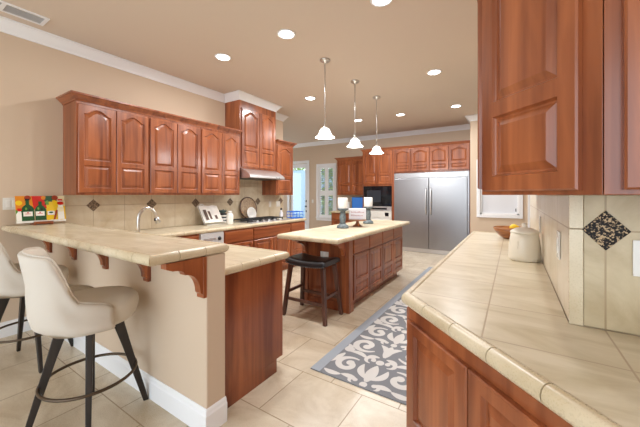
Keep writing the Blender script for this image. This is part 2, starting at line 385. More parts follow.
d2 = struct(thing('door_2', '', '')); del d2['label'], d2['category']
b = MB(); casing(b, .32, 1.1, 0, 2.1, FW, .085, .022); b.build('door_frame', WHITE, d2, bevel=.004)
b = MB(); b.box(.325, 1.095, FW-.012, FW-.001, .01, 2.095)
for x0 in (.4, .75):
    for z0, z1 in ((.2, .9), (1.0, 1.95)): b.box(x0, x0+.28, FW-.018, FW-.012, z0, z1)
b.build('door_leaf', WHITE, d2, bevel=.004)

# outside the nook
struct(MB().box(-30, 20, 8.1, 40, -.3, -.15).build('ground_patio', mat('patio', sr(196, 196, 190), .8)))
struct(MB().box(-18, -3.9, 13.0, 13.2, -.15, 2.7).build('wall_garden', LIGHTBLUE))
def bush(x, y, z0, h, w, n, name):
    b = MB()
    for k in range(n):
        a = random.uniform(0, 2*PI); rr = random.random()**.6*w; t = random.random()
        c = Vector((x+rr*math.cos(a)*1.4, y+rr*math.sin(a)*.6, z0+h*t)); s = random.uniform(.07, .16)
        u = Vector((random.gauss(0, 1), random.gauss(0, 1), random.gauss(0, 1))).normalized(); v = u.orthogonal().normalized(); q = u.cross(v)
        vs = [b.v(c+v*s), b.v(c+q*s*.45), b.v(c-v*s), b.v(c-q*s*.45)]; b.f(vs)
    return b.build(name, LEAF)
tag(bush(-10.9, 14.6, -.1, 4.4, 1.0, 1300, 'shrub'), 'sunlit green shrub outside the glass door', 'shrub')
tag(bush(-6.45, 10.6, -.1, 3.3, .42, 700, 'shrub'), 'green shrub outside the shuttered window', 'shrub')

# ------------------------------------------------------------------ cabinets
def arch_f(s):
    t = abs(2*s-1)
    return 0 if t > .86 else (.5*(1+math.cos(PI*t/.86)))**.62
def panel_loop(p, i, y):
    x0, x1, z0, z1, ar = p
    L = [(x0+i, y, z0+i), (x1-i, y, z0+i)]
    if ar <= 0: L += [(x1-i, y, z1-i), (x0+i, y, z1-i)]
    else:
        N = 20
        for k in range(N+1):
            s = k/N; L.append((x1-i-s*(x1-x0-2*i), y, z1-ar+ar*arch_f(s)-i))
    return L
def tess(b, loops, mi=0, flip=False):
    V = [[b.v(p) for p in L] for L in loops]; flat = [v for L in V for v in L]
    for t in tessellate_polygon([[Vector((p[0], p[2], 0)) for p in L] for L in loops]):
        b.f([flat[k] for k in t], mi)
    return V
def ring(b, A, B, mi=0):
    n = len(A)
    for k in range(n): b.f([A[k], A[(k+1) % n], B[(k+1) % n], B[k]], mi)
def door_mesh(x0, x1, z0, z1, yb, panels, t=.021):
    """Frame and raised panel door lying in the xz plane, back at y=yb, front at yb-t."""
    b = MB(); yf = yb-t; c = .005
    rect = lambda i, y: [(x0+i, y, z0+i), (x1-i, y, z0+i), (x1-i, y, z1-i), (x0+i, y, z1-i)]
    V = tess(b, [rect(c, yf)]+[panel_loop(p, 0, yf) for p in panels])
    o1 = [b.v(p) for p in rect(0, yf+c)]; o2 = [b.v(p) for p in rect(0, yb)]
    ring(b, V[0], o1); ring(b, o1, o2); b.f(o2)
    for p, L in zip(panels, V[1:]):
        prev = L
        for i, dy in ((.004, .009), (.007, .0135), (.013, .0145), (.038, .003)):
            nx = [b.v(q) for q in panel_loop(p, i, yf+dy)]; ring(b, prev, nx); prev = nx
        n0 = len(prev)
        for tr in tessellate_polygon([[Vector((v[0], v[2], 0)) for v in panel_loop(p, .038, 0)]]): b.f([prev[k] for k in tr])
    bmesh.ops.remove_doubles(b.bm, verts=b.bm.verts, dist=1e-6)
    return b
def two_panel(x0, x1, z0, z1, arch, st=.052, low=.26, mid=.052):
    h = z1-z0; zl = z0+st+(h-2*st-mid)*low
    return [(x0+st, x1-st, z0+st, zl, 0), (x0+st, x1-st, zl+mid, z1-st*.8, arch)]
def add_door(parent, x0, x1, z0, z1, yb, arch=.05, kind='two', low=.26, st=.052, name='door', m=None):
    if kind == 'two': P = two_panel(x0, x1, z0, z1, arch, st, low, st)
    elif kind == 'one': P = [(x0+st, x1-st, z0+st, z1-st, arch)]
    else: P = []
    if name == 'drawer':
        b = MB(); c = .010; t = .021
        r = lambda i, y: [(x0+i, y, z0+i), (x1-i, y, z0+i), (x1-i, y, z1-i), (x0+i, y, z1-i)]
        b.loops([r(0, yb), r(0, yb-t+.006), r(.006, yb-t+.001), r(c, yb-t)], None)
        return b.build('drawer', m or CHERRYH, parent)
    return door_mesh(x0, x1, z0, z1, yb, P).build(name, m or CHERRY, parent)
def cabinet(name, label, group, loc, rz, W, D, H, doors=(), drawers=(), toe=0, cat='cabinet', arch=.05, low=.26, st=.052):
    t = thing(name, label, cat, loc, rz, group)
    b = MB(); b.box(0, W, -D, 0, toe, H)
    if toe: b.box(.0, W, -D+.07, 0, 0, toe)
    b.build('carcass', CHERRY, t, bevel=.002)
    for x0, x1, z0, z1 in doors: add_door(t, x0, x1, z0, z1, -D, arch, low=low, st=st)
    for x0, x1, z0, z1 in drawers: add_door(t, x0, x1, z0, z1, -D, name='drawer')
    return t
UW = 'cherry upper cabinets along the left wall'
XD = -HX+LW  # negative of depth
DEP = HX-LW
where = ['double-door cherry wall cabinet above the bar end, first in the left row',
         'double-door cherry wall cabinet, middle of the left row, above the faucet side',
         'double-door cherry wall cabinet beside the taller hood cabinet, last of the short row']
for k in range(3):
    y0 = 1.232+k*.729
    cabinet('wall_cabinet', where[k], UW, (LW, y0, 1.37), PI/2, .727, DEP, .98, [(.012, .360, .025, .945), (.367, .715, .025, .945)], arch=.055, low=.31, st=.048)
WZ = -.05
WC = [(a, z+WZ) for a, z in [(0, 2.395), (.008, 2.395), (.012, 2.41), (.04, 2.44), (.05, 2.45), (.062, 2.452), (.062, 2.468), (0, 2.468)]]
o = MB().sweep(WC, [(LW, 1.232), (HX, 1.232), (HX, 3.418)]).box(LW+.002, HX-.005, 1.234, 3.418, 2.351, 2.41).build('cornice', CHERRYH)
tag(o, 'long cherry cornice capping the short left wall cabinets', 'cornice', 'cherry cornices on the wall cabinets')
# hood cabinet
t = cabinet('wall_cabinet', 'tall cherry cabinet reaching the ceiling above the range hood', None, (LW, 3.421, 1.812), PI/2, .887, DEP, CE-1.812-.003, [(.03, .438, .03, 1.0), (.448, .857, .03, 1.0)], arch=.06, low=.28)
t = cabinet('wall_cabinet', 'narrow single-door cherry wall cabinet right of the range hood', None, (LW, 4.311, 1.37), PI/2, .52, DEP, .98, [(.03, .49, .03, .945)], arch=.06, low=.31)
o = MB().sweep(WC, [(HX, 4.312), (HX, 4.831), (LW, 4.831)]).box(LW+.002, HX-.005, 4.314, 4.829, 2.351, 2.41).build('cornice', CHERRYH)
tag(o, 'short cherry cornice on the narrow cabinet right of the hood', 'cornice', 'cherry cornices on the wall cabinets')
# hood
t = thing('range_hood', 'stainless slanted range hood under the tall cherry cabinet', 'range hood', (LW+.012, 3.43, 1.65))
b = MB(); b.prism([(0, 0), (.55, 0), (.58, .006), (.58, .034), (.55, .062), (.47, .115), (.375, .158), (0, .158)], .005, .865, 'XZ'); b.M = None
o = b.build('hood_body', STEELV, t, bevel=.003)
b = MB(); b.box(.08, .53, .04, .83, -.006, -.001); b.build('filter', mat('dark_filter', (.1, .1, .1, 1), .4, .8), t)
for y in (.62, .66, .70): MB().box(.5755, .581, y, y+.02, .016, .03).build('control_button', BLACKM, t)

# --- base cabinets left run
BXF = -3.45; BD = BXF-LW
BG = 'cherry base cabinets under the left counter'
top = .862
def base(y0, y1, label, nd, dr, **k):
    W = y1-y0-.002; doors = []; drawers = []
    w = (W-.02)/nd
    for i in range(nd): doors.append((.01+i*w+.003, .01+(i+1)*w-.003, .12, .655))
    w = (W-.02)/dr
    for i in range(dr): drawers.append((.01+i*w+.003, .01+(i+1)*w-.003, .675, .84))
    return cabinet('base_cabinet', label, BG, (LW+.002, y0, 0), PI/2, W, BD-.002, top, doors, drawers, .1, arch=0, low=.3)
base(1.90, 2.44, 'cherry base cabinet in the corner behind the bar, left of the compactor', 1, 1)
base(2.83, 3.40, 'cherry drawer cabinet between the compactor and the cooktop', 1, 1)
base(3.40, 4.34, 'wide cherry base cabinet under the gas cooktop', 2, 1)
base(4.34, 4.80, 'narrow cherry base cabinet at the far end of the left counter', 1, 1)
t = thing('trash_compactor', 'pale grey compactor with control panel built under the left counter', 'trash compactor', (LW, 2.445, 0), PI/2)
MB().box(0, .38, -BD, 0, .1, top).build('housing', WHITEA, t, bevel=.003)
MB().box(.005, .375, -BD-.02, -BD-.001, .69, .855).build('control_panel', SILVERP, t, bevel=.004)
MB().box(.005, .375, -BD-.02, -BD-.001, .12, .68).build('front_panel', WHITEA, t, bevel=.004)
MB().lathe([(.026, 0), (.026, .012), (.018, .02), (0, .02)], (.3, -BD-.02, .77), 18, axis=Matrix.Rotation(R(90), 3, 'X')).build('knob', BLACKM, t)
for x in (.06, .11, .16, .21): MB().box(x, x+.03, -BD-.023, -BD-.02, .755, .785).build('button', STEELV, t)
# --- peninsula base
t = thing('base_cabinet', 'cherry peninsula cabinet with plain end panel below the lower counter', 'cabinet', (-1.54, 1.232, 0), PI)
b = MB(); b.box(0, 1.85, -.61, 0, .1, top).box(0, 1.85, -.54, 0, 0, .1); b.build('carcass', CHERRY, t, bevel=.002)
w = 1.81/4
for k in range(4):
    add_door(t, .02+k*w+.004, .02+(k+1)*w-.004, .12, .84 if k in (1, 2) else .655, -.61, 0, low=.3)
    if k in (0, 3): add_door(t, .02+k*w+.004, .02+(k+1)*w-.004, .675, .84, -.61, name='drawer')

# ------------------------------------------------------------------ worktops
def edging(name, path, h, T, tl, parent, closed=False, inset=.04):
    prof = [(-inset, h-T), (-inset, h), (-.026, h+.0035), (-.015, h+.0025), (-.006, h-.003), (0, h-.012), (.0025, h-.023), (.0005, h-.034), (-.005, h-T+.006), (-.013, h-T)]
    b = MB(); mit = miters(path, closed); n = len(path); gi = [( -inset, h-T+.002), (-inset, h-.002), (-.014, h-.001), (-.006, h-.012), (-.004, h-.024), (-.016, h-T+.003)]
    b.mi(EDGET)
    for k in range(n if closed else n-1):
        A = Vector(path[k]); B = Vector(path[(k+1) % n]); L = (B-A).length; d = (B-A)/L; nr = Vector((d.y, -d.x))
        c = max(1, round(L/tl)); g = .0022
        for j in range(c):
            s0, s1 = L*j/c, L*(j+1)/c
            ends = []
            for s, isv, vk, sg in ((s0, j == 0, k, 1), (s1, j == c-1, (k+1) % n, -1)):
                o = Vector(mit[vk]) if isv else nr
                ends.append((A+d*(s+sg*(g if not isv else g*.5)), o))
            Ls = [[(p.x+o.x*a, p.y+o.y*a, z) for a, z in prof] for p, o in ends]
            b.loops(Ls, EDGET, True, False, True)
            for lp in Ls: b.f([b.v(p) for p in lp], b.mi(EDGET))
    off = mit
    b.loops([[(p[0]+o[0]*a, p[1]+o[1]*a, z) for a, z in gi] for p, o in zip(path, off)], GROUT, True, True, False, ring=closed)
    return b.build(name, None, parent)
def worktop(label, path, extra, h, T, tl=.165, closed=False, cat='countertop', name='countertop'):
    c = path[0]; t = thing(name, label, cat, (0, 0, 0))
    poly = offset(path, -.04, closed)+list(extra)
    MB().prism(poly, h-T, h).build('tiled_top', COUNTERT, t)
    edging('edge_tiles', path, h, T, tl, t, closed)
    return t
CT = .914
worktop('beige tiled L-shaped counter along the left wall and behind the bar', [(-1.508, 1.232), (-1.508, 1.885), (-3.42, 1.885), (-3.42, 4.81), (LW+.012, 4.81)], [(LW+.012, 1.232)], CT, .05)
worktop('raised beige tiled bar top on the half wall with corbels', [(LW+.002, .765), (-1.468, .765), (-1.468, 1.243), (LW+.002, 1.243)], [], 1.072, .05)
worktop('beige tiled counter wrapping the wall corner on the right, bowl on it', [(BX-.012, 4.22), (-.436, 4.22), (-.436, 1.379), (BX, .765), (2.3, .765)], [(2.3, BY-.015), (BX-.012, BY-.015)], CT, .05)
worktop('beige tiled top of the cherry kitchen island', [(-2.31, 2.665), (-1.498, 2.665), (-1.498, 5.18), (-2.31, 5.18)], [], CT, .05, closed=True)

# corbels under the bar
def corbel(parent, d=.25, h=.235, w=.062, m=None):
    b = MB(); b.box(-w/2, w/2, -.022, 0, -h, 0)
    b.build('back_plate', CHERRY, parent, bevel=.002)
    prof = [(-.022, 0), (-d, 0), (-d, -.03)]
    for k in range(9):
        a = PI/2*k/8; prof.append((-d+.035+(.07)*math.sin(a)-.0, -.045-.035*(1-math.cos(a))))
    for k in range(1, 10):
        a = PI/2*k/9; prof.append((-d+.105+(d-.14)*math.sin(a)*.98, -.08-(h-.115)*(1-math.cos(a))))
    prof.append((-.022, -h+.02))
    MB().prism([(p[0], p[1]) for p in prof], -w/2+.006, w/2-.006, 'YZ').build('bracket', m or CHERRY, parent, bevel=.002)
CL = ['cherry corbel under the bar nearest the left wall', 'cherry corbel under the bar, second from the left wall', 'cherry corbel under the middle of the bar',
      'cherry corbel under the bar, second from its open end', 'cherry corbel right at the open end of the bar, by the counter end']
for k, x in enumerate((-3.97, -3.345, -2.72, -2.095, -1.50)):
    t = thing('corbel', CL[k], 'corbel', (x, 1.089, 1.02), 0, 'corbels under the bar'); corbel(t, .235)

# ------------------------------------------------------------------ island
IX0, IX1, IY0, IY1 = -2.25, -1.605, 3.10, 5.09
t = thing('kitchen_island', 'cherry kitchen island with four drawers over four panelled doors', 'kitchen island', (IX1, IY0, 0), PI/2)
b = MB(); b.box(0, IY1-IY0, 0, IX1-IX0, .1, top).box(.05, IY1-IY0-.06, .07, IX1-IX0-.06, 0, .1)
b.build('carcass', CHERRY, t, bevel=.002)
b = MB(); b.box(-.012, .085, -.014, .0, .09, top).box(-.014, 0, -.014, .085, .09, top).box(-.02, .095, -.02, .09, 0, .1)
b.build('corner_post', CHERRY, t, bevel=.003)
b = MB(); b.box(-.014, 0, IX1-IX0-.08, IX1-IX0+.006, .0, top).box(-.008, 0, .085, IX1-IX0-.08, .0, .11).build('end_trim', CHERRY, t, bevel=.003)
w = (IY1-IY0-.10-.03)/4
for k in range(4):
    x0 = .10+k*w; x1 = x0+w
    add_door(t, x0+.006, x1-.006, .12, .655, 0, 0, low=.33, st=.05)
    add_door(t, x0+.006, x1-.006, .672, .842, 0, name='drawer')
for x, lab in ((-2.20, 'dark cherry bracket under the island overhang, on its left corner'), (-1.655, 'dark cherry bracket under the island overhang, above its corner post')):
    t = thing('corbel', lab, 'corbel', (x, IY0-.015, .863), 0, 'brackets under the island top'); corbel(t, .27, .22, .05)

# ------------------------------------------------------------------ right-hand cabinets
UZ = 1.37; UH = 1.03
def poly_cab(name, label, poly, z0, z1, toe=None, group=None):
    t = thing(name, label, 'cabinet', (0, 0, 0), 0, group)
    b = MB(); b.prism(poly, z0, z1)
    return t, b
# diagonal upper
UXC = BX+.022; UD = .308
P0 = Vector((UXC-UD, BY)); P1 = Vector((UXC, BY-UD)); Ld = (P1-P0).length
t = thing('wall_cabinet', 'large diagonal cherry wall cabinet on the wall corner, nearest the camera', 'cabinet', (P0.x, P0.y, UZ), R(-45))
lc = lambda p: tuple((Matrix.Rotation(R(45), 2) @ (Vector(p)-P0)))
b = MB(); b.prism([lc(P0), lc(P1), lc((UXC, BY-.016))], 0, UH); b.build('carcass', CHERRY, t, bevel=.002)
add_door(t, .022, Ld-.05, .014, .985, -.001, .06, low=.28, st=.056)
cabinet('wall_cabinet', 'cherry wall cabinet at the right edge above the mosaic diamond', None, (UXC+.002, BY-.016, UZ), 0, 1.1, UD-.014, UH, [(.035, .54, .014, .985), (.55, 1.06, .014, .985)], arch=.06, low=.28, st=.056)
cabinet('wall_cabinet', 'cherry wall cabinet behind the diagonal one, above the cream canister', None, (BX-.012, 3.2, UZ), -PI/2, 1.8, UD-.036, UH, [(.02, .6, .025, .985), (.61, 1.19, .025, .985), (1.2, 1.78, .025, .985)], arch=.06, st=.06)
o = MB().sweep([(a, z+.05) for a, z in WC], [(UXC-UD, 3.2), (UXC-UD, BY), (UXC, BY-UD), (UXC+1.1, BY-UD)]).build('cornice', CHERRYH)
tag(o, 'cherry cornice topping the right-hand wall cabinets', 'cornice')
# diagonal base
Q0 = Vector((-.406, BY)); Q1 = Vector((BX+.012, .795)); Lb = (Q1-Q0).length; ang = math.atan2(Q1.y-Q0.y, Q1.x-Q0.x)
t = thing('base_cabinet', 'two-door diagonal cherry base cabinet under the right counter corner', 'cabinet', (Q0.x, Q0.y, 0), ang)
lq = lambda p: tuple((Matrix.Rotation(-ang, 2) @ (Vector(p)-Q0)))
b = MB(); b.prism([lq(Q0), lq(Q1), lq((BX+.012, BY-.016)), lq((-.406, BY-.0)) if False else lq((-.40, BY-.001))][:3], .1, top)
b.prism([(.06, .06), (Lb-.06, .06), (Lb/2, .3)], 0, .1)
b.build('carcass', CHERRY, t, bevel=.002)
dm = Lb*.49
add_door(t, .02, dm-.002, .12, .805, -.001, 0, low=.3, st=.058); add_door(t, dm+.004, Lb-.03, .12, .805, -.001, 0, low=.3, st=.058)
cabinet('base_cabinet', 'cherry base cabinets under the right counter facing the rug', None, (BX-.001, 4.19, 0), -PI/2, 2.80, .584, top, [(.02+k*.69, .70+k*.69, .12, .655) for k in range(4)], [(.02+k*.69, .70+k*.69, .675, .84) for k in range(4)], .1, arch=0)
cabinet('base_cabinet', 'cherry base cabinet under the counter at the right edge', None, (BX+.015, BY-.016, 0), 0, 2.1, .574, top, [(.03+k*.68, .69+k*.68, .12, .655) for k in range(3)], [(.03+k*.68, .69+k*.68, .675, .84) for k in range(3)], .1, arch=0)

# ------------------------------------------------------------------ back wall: refrigerator, oven tower, desk
FY = 7.30; FX0, FX1 = -2.50, -.80
t = thing('refrigerator', 'twin stainless refrigerator columns side by side with long centre handles', 'refrigerator', (FX0, FY, 0))
W = FX1-FX0-.02
MB().box(.01, W, .03, .62, .02, 1.90).build('housing', STEEL, t)
MB().box(.0, W+.01, -.012, .03, 1.775, 1.90).build('grille', STEEL, t, bevel=.003)
b = MB()
for k in range(5): b.box(.03, W-.02, -.018, -.012, 1.793+k*.02, 1.801+k*.02)
b.build('grille_slat', STEELV, t)
b = MB(); b.box(0, W+.01, .0, .05, 0.005, .10); b.build('kick_plate', STEELV, t, bevel=.003)
for x0, x1 in ((0, .035), (W-.025, W+.01)): MB().box(x0, x1, -.01, .03, .1, 1.775).build('side_trim', STEEL, t)
xm = W/2
for x0, x1, hx in ((.038, xm-.004, xm-.055), (xm+.004, W-.028, xm+.055)):
    d = MB().box(x0, x1, -.045, .03, .105, 1.765).build('door', STEEL, t, bevel=.006)
    b = MB(); b.tube([(hx, -.045, .92), (hx, -.085, .95), (hx, -.098, 1.1), (hx, -.105, 1.22), (hx, -.098, 1.34), (hx, -.085, 1.49), (hx, -.045, 1.52)], .016, 10)
    b.build('handle', STEELV, d)
for x0, x1, lab in ((FX0-.03, FX0-.002, 'tall cherry side panel between the refrigerator and the oven tower'), (FX1-.001, FX1+.027, 'tall cherry side panel right of the refrigerator, by the tan wall')):
    tag(MB().box(x0, x1, FY, BW-.002, 0, 2.55).build('cabinet_panel', CHERRY, bevel=.002), lab, 'cabinet panel')
t = cabinet('wall_cabinet', 'row of four arched cherry doors above the stainless refrigerator', None, (FX0-.001, BW-.002, 1.91), 0, FX1-FX0-.002, BW-FY-.002, .64,
            [(.006+k*.4235, .4235*(k+1)-.004, .03, .57) for k in range(4)], arch=.045, low=.25, st=.05)
WC2 = [(o_, z+.1) for o_, z in [(0, 2.40), (.006, 2.40), (.01, 2.41), (.03, 2.44), (.036, 2.445), (.045, 2.447), (.045, 2.46), (0, 2.46)]]
TX0, TX1 = -3.36, FX0-.031
o = MB().sweep([(a, z+.01) for a, z in WC2], [(TX0, 7.55), (TX0, FY-.002), (FX1+.027, FY-.002)]).build('cornice', CHERRYH)
tag(o, 'cherry cornice running above the refrigerator and microwave tower', 'cornice')
t = thing('oven_tower', 'tall cherry oven tower left of the refrigerator', 'cabinet', (TX0, BW-.002, 0))
D = BW-FY-.002; W = TX1-TX0
b = MB(); b.box(0, W, -D+.55, 0, .1, 2.55).box(0, .03, -D, -D+.55, .0, 2.55).box(W-.03, W, -D, -D+.55, .0, 2.55)
b.box(.03, W-.03, -D, -D+.55, 1.60, 2.55).box(.03, W-.03, -D, -D+.55, .0, .32); b.build('carcass', CHERRY, t, bevel=.002)
add_door(t, .02, W/2-.003, 1.64, 2.48, -D, .045, low=.26); add_door(t, W/2+.003, W-.02, 1.64, 2.48, -D, .045, low=.26)
add_door(t, .02, W-.02, .1, .31, -D, name='drawer')
t = thing('microwave', 'black built-in microwave with stainless base strip in the cherry tower', 'microwave', (TX0+.033, FY-.001, .968))
W2 = TX1-TX0-.066
MB().box(0, W2, 0, .5, 0, .625).build('housing', BLACKM, t)
MB().box(.0, W2, -.02, -.001, .115, .625).build('door', BLACKG, t, bevel=.004)
MB().box(.1, W2-.28, -.022, -.02, .22, .52).build('window_mesh', mat('microwave_window', (.03, .035, .045, 1), .12), t)
MB().box(0, W2, -.03, -.001, 0, .112).build('base_strip', STEELV, t, bevel=.004)
MB().box(.16, W2-.12, -.033, -.03, .03, .075).build('display', BLACKG, t)
t = thing('wall_oven', 'white wall oven below the microwave in the cherry tower', 'oven', (TX0+.033, FY-.001, .325))
MB().box(0, W2, 0, .5, 0, .638).build('housing', WHITEA, t)
MB().box(0, W2, -.03, -.001, 0, .46).build('door', WHITEA, t, bevel=.006)
MB().box(0, W2, -.025, -.001, .468, .638).build('control_panel', WHITEA, t, bevel=.004)
MB().box(W2-.17, W2-.07, -.03, -.025, .51, .60).build('display', BLACKG, t)
MB().tube([(.06, -.03, .41), (.06, -.07, .41), (W2-.06, -.07, .41), (W2-.06, -.03, .41)], .012, 8).build('handle', WHITEA, t)
# desk nook left of tower
NX0 = -4.30
t = cabinet('wall_cabinet', 'two-door cherry wall cabinet left of the oven tower', None, (NX0, BW-.002, 1.37), 0, TX0-NX0-.003, .35, 1.0, [(.02, .46, .03, .95), (.466, .915, .03, .95)], arch=.05)
o = MB().sweep([(a, z+.02) for a, z in WC], [(NX0, BW-.003), (NX0, BW-.352), (TX0-.005, BW-.352)]).build('cornice', CHERRYH)
tag(o, 'cherry cornice on the cabinet beside the shuttered window', 'cornice')
t = cabinet('base_cabinet', 'cherry base cabinet beside the shuttered window at the back', None, (NX0-.05, BW-.002, 0), 0, TX0-NX0+.047, .60, top, [(.02, .48, .12, .655), (.49, .96, .12, .655)], [(.02, .48, .675, .84), (.49, .96, .675, .84)], .1, arch=0)
t = thing('countertop', 'small beige tiled counter left of the oven tower', 'countertop', (0, 0, 0))
MB().box(NX0-.02, TX0-.004, BW-.59, BW-.003, CT-.05, CT).build('tiled_top', COUNTERT, t)
edging('edge_tiles', [(NX0-.06, BW-.003), (NX0-.06, BW-.63), (TX0-.004, BW-.63)], CT, .05, .165, t)
t = thing('monitor', 'small dark monitor glowing blue on the back counter', 'monitor', (-3.66, 7.68, CT+.001), R(8))
MB().box(-.2, .2, -.015, .015, .07, .40).build('bezel', BLACKM, t, bevel=.004)
MB().box(-.185, .185, -.018, -.0155, .085, .385).build('screen', SCREEN, t)
b = MB(); b.box(-.03, .03, 0.016, .03, .01, .2); b.box(-.1, .1, -.05, .09, 0, .012); b.build('foot', BLACKM, t, bevel=.003)
t = thing('cordless_phone', 'small pale box standing on the back counter left of the monitor', 'box', (-4.0, 7.66, CT+.001))
MB().box(-.07, .07, -.05, .05, 0, .26).build('box_body', PORCE, t, bevel=.006)
MB().box(-.055, .055, -.052, -.05, .03, .2).build('front_print', LILAC, t)
t.name = 'storage_box'

# ------------------------------------------------------------------ ceiling fittings
RL = [((-2.97, 2.43), 'recessed ceiling light above the bar side, left of the front row'), ((-1.99, 2.44), 'recessed ceiling light just in front of the first pendant'),
      ((-.95, 2.45), 'recessed ceiling light cut by the top edge of the photo'), ((-2.96, 4.28), 'recessed ceiling light left of the pendant rods, toward the hood cabinet'),
      ((-.91, 4.29), 'recessed ceiling light over the rug, between pendants and right cabinet'), ((-2.92, 6.12), 'recessed ceiling light seen behind the middle pendant rod'),
      ((-1.98, 6.18), 'recessed ceiling light beyond the last pendant, before the refrigerator'), ((-.91, 6.15), 'recessed ceiling light nearest the refrigerator wall corner')]
for (x, y), lab in RL:
    t = thing('recessed_light', lab, 'ceiling light', (x, y, CE), 0, 'recessed ceiling lights')
    MB().lathe([(.077, -.0005), (.095, -.0005), (.098, -.006), (.09, -.011), (.077, -.008)], (0, 0, 0), 32, hoop=True).build('trim_ring', WHITE, t)
    MB().lathe([(0, -.001), (.076, -.001), (.076, -.004), (0, -.006)], (0, 0, 0), 28).build('lens', LENS, t)
    light('can_lamp', 'AREA', (0, 0, -.02), CAN_W, CAN_COL, t, .14)
PL = ['glass bell pendant over the stool end of the island, nearest', 'glass bell pendant over the middle of the island', 'glass bell pendant over the far end of the island']
for (x, y), lab in zip(((-1.97, 3.17), (-1.965, 4.0), (-1.97, 4.85)), PL):
    t = thing('pendant_light', lab, 'pendant light', (x, y, CE), 0, 'glass pendants over the island')
    MB().lathe([(.065, -.0005), (.066, -.01), (.055, -.022), (.02, -.032), (.012, -.045), (0, -.045)], (0, 0, 0), 24).build('ceiling_canopy', NICKEL, t)
    b = MB(); b.tube([(0, 0, -.04), (0, 0, -.78)], .0065, 8)
    for z in (-.32, -.60): b.tube([(0, 0, z-.02), (0, 0, z+.02)], .009, 8)
    b.build('rod', NICKEL, t)
    MB().lathe([(.0, -.775), (.011, -.775), (.014, -.82), (.024, -.83), (.03, -.852), (0, -.852)], (0, 0, 0), 20).build('socket', NICKEL, t)
    MB().lathe([(.03, -.85), (.046, -.856), (.06, -.872), (.07, -.90), (.082, -.928), (.104, -.95), (.122, -.964), (.119, -.968), (.1, -.955), (.078, -.932), (.065, -.90), (.055, -.875), (.042, -.861), (.03, -.856)], (0, 0, 0), 36, hoop=True).build('glass_shade', LAMPG, t)
    MB().lathe([(0, -.855), (.014, -.86), (.03, -.885), (.028, -.91), (.012, -.925), (0, -.926)], (0, 0, 0), 16).build('bulb', LENS, t)
    light('pendant_lamp', 'POINT', (0, 0, -.99), PENDANT_W, CAN_COL, t, .05)
t = thing('ceiling_vent', 'white framed ceiling air vent with dark slots beside the left wall', 'vent', (-3.81, .68, CE))
b = MB(); z0, z1 = -.012, -.0005
for x0, x1, y0, y1 in ((-.1, -.075, -.33, .33), (.075, .1, -.33, .33), (-.075, .075, -.33, -.30), (-.075, .075, .30, .33), (-.075, .075, .015, .045)): b.box(x0, x1, y0, y1, z0, z1)
b.build('vent_frame', WHITE, t, bevel=.003)
MB().box(-.075, .075, -.30, .30, -.003, -.0007).build('vent_shade_plate', VENTD, t)  # flat dark plate painted as the shade behind the slats
b = MB()
for k in range(9):
    x = -.066+k*.0165
    for y0, y1 in ((-.3, .015), (.045, .3)): b.box(x, x+.005, y0, y1, -.010, -.003)
b.build('vent_slat', SILVERP, t)

# ------------------------------------------------------------------ switch and outlet plates
def plate(label, loc, rz, w=.075, h=.117, kind='outlet', n=1, m=None):
    t = thing('wall_'+kind if kind == 'outlet' else 'light_switch', label, kind, loc, rz)
    MB().box(-w/2, w/2, -.006, -.0005, -h/2, h/2).build('cover_plate', m or WHITEA, t, bevel=.003)
    for i in range(n):
        x = (i-(n-1)/2)*.046
        MB().box(x-.017, x+.017, -.009, -.006, -.034, .034).build('rocker' if kind != 'outlet' else 'socket_face', PORCE, t, bevel=.002)
    return t
plate('white double switch plate on the tan wall left of the colourful board', (LW+.001, .83, 1.285), PI/2, .118, .117, 'switch', 2)
plate('white outlet on the backsplash right of the leaning wooden board', (LW+.011, 4.53, 1.185), PI/2)
plate('white switch plate on the backsplash under the narrow wall cabinet', (LW+.011, 4.78, 1.185), PI/2, .118, .117, 'switch', 2)
plate('white outlet on the side backsplash near the wall corner', (BX-.011, 1.65, 1.155), -PI/2)
plate('white outlet on the side backsplash above the cream canister', (BX-.011, 2.72, 1.155), -PI/2)
plate('white switch plate cut by the right edge of the photo', (.385, BY-.0115, 1.165), 0, .118, .117, 'switch', 2)
plate('white outlet on the end panel of the island', (-1.93, IY0-.001, .645), 0, .117, .075, 'outlet')
plate('white switch plate between the glass door and the shuttered window', (-5.40, BW-.001, 1.17), 0, .075, .117, 'switch', 1)

# ------------------------------------------------------------------ cooktop and left counter objects
t = thing('gas_cooktop', 'stainless gas cooktop with black iron grates on the left counter', 'cooktop', (-3.71, 3.87, CT+.001))
MB().box(-.25, .23, -.455, .455, 0, .012).build('cooktop_plate', STEELV, t, bevel=.004)
for y0, y1 in ((-.44, -.155), (-.145, .145), (.155, .44)):
    b = MB(); z0, z1 = .036, .052
    for x in (-.23, .10): b.box(x, x+.014, y0, y1, z0, z1)
    for y in (y0, y1-.014): b.box(-.23, .114, y, y+.014, z0, z1)
    for k in range(1, 4):
        y = y0+(y1-y0)*k/4; b.box(-.22, .10, y-.005, y+.005, z0, z1)
    b.box(-.07, -.056, y0, y1, z0, z1)
    for x in (-.23, .10):
        for y in (y0, y1-.014): b.box(x, x+.014, y, y+.014, .012, z0)
    b.build('grate', BLACKM, t)
for x, y in ((-.14, -.3), (.03, -.3), (-.06, 0), (-.14, .3), (.03, .3)):
    MB().lathe([(.05, .0125), (.05, .02), (.038, .022), (.038, .032), (0, .034)], (x, y, 0), 18).build('burner', BLACKM, t)
for k in range(5): MB().lathe([(.02, .0125), (.02, .03), (.015, .036), (0, .036)], (.175, -.28+k*.14, 0), 14).build('knob', STEELV, t)

def disc(b, r, th, N=40, m=None): b.lathe([(0, -th/2), (r*.97, -th/2), (r, 0), (r*.97, th/2), (0, th/2)], (0, 0, 0), N, m)
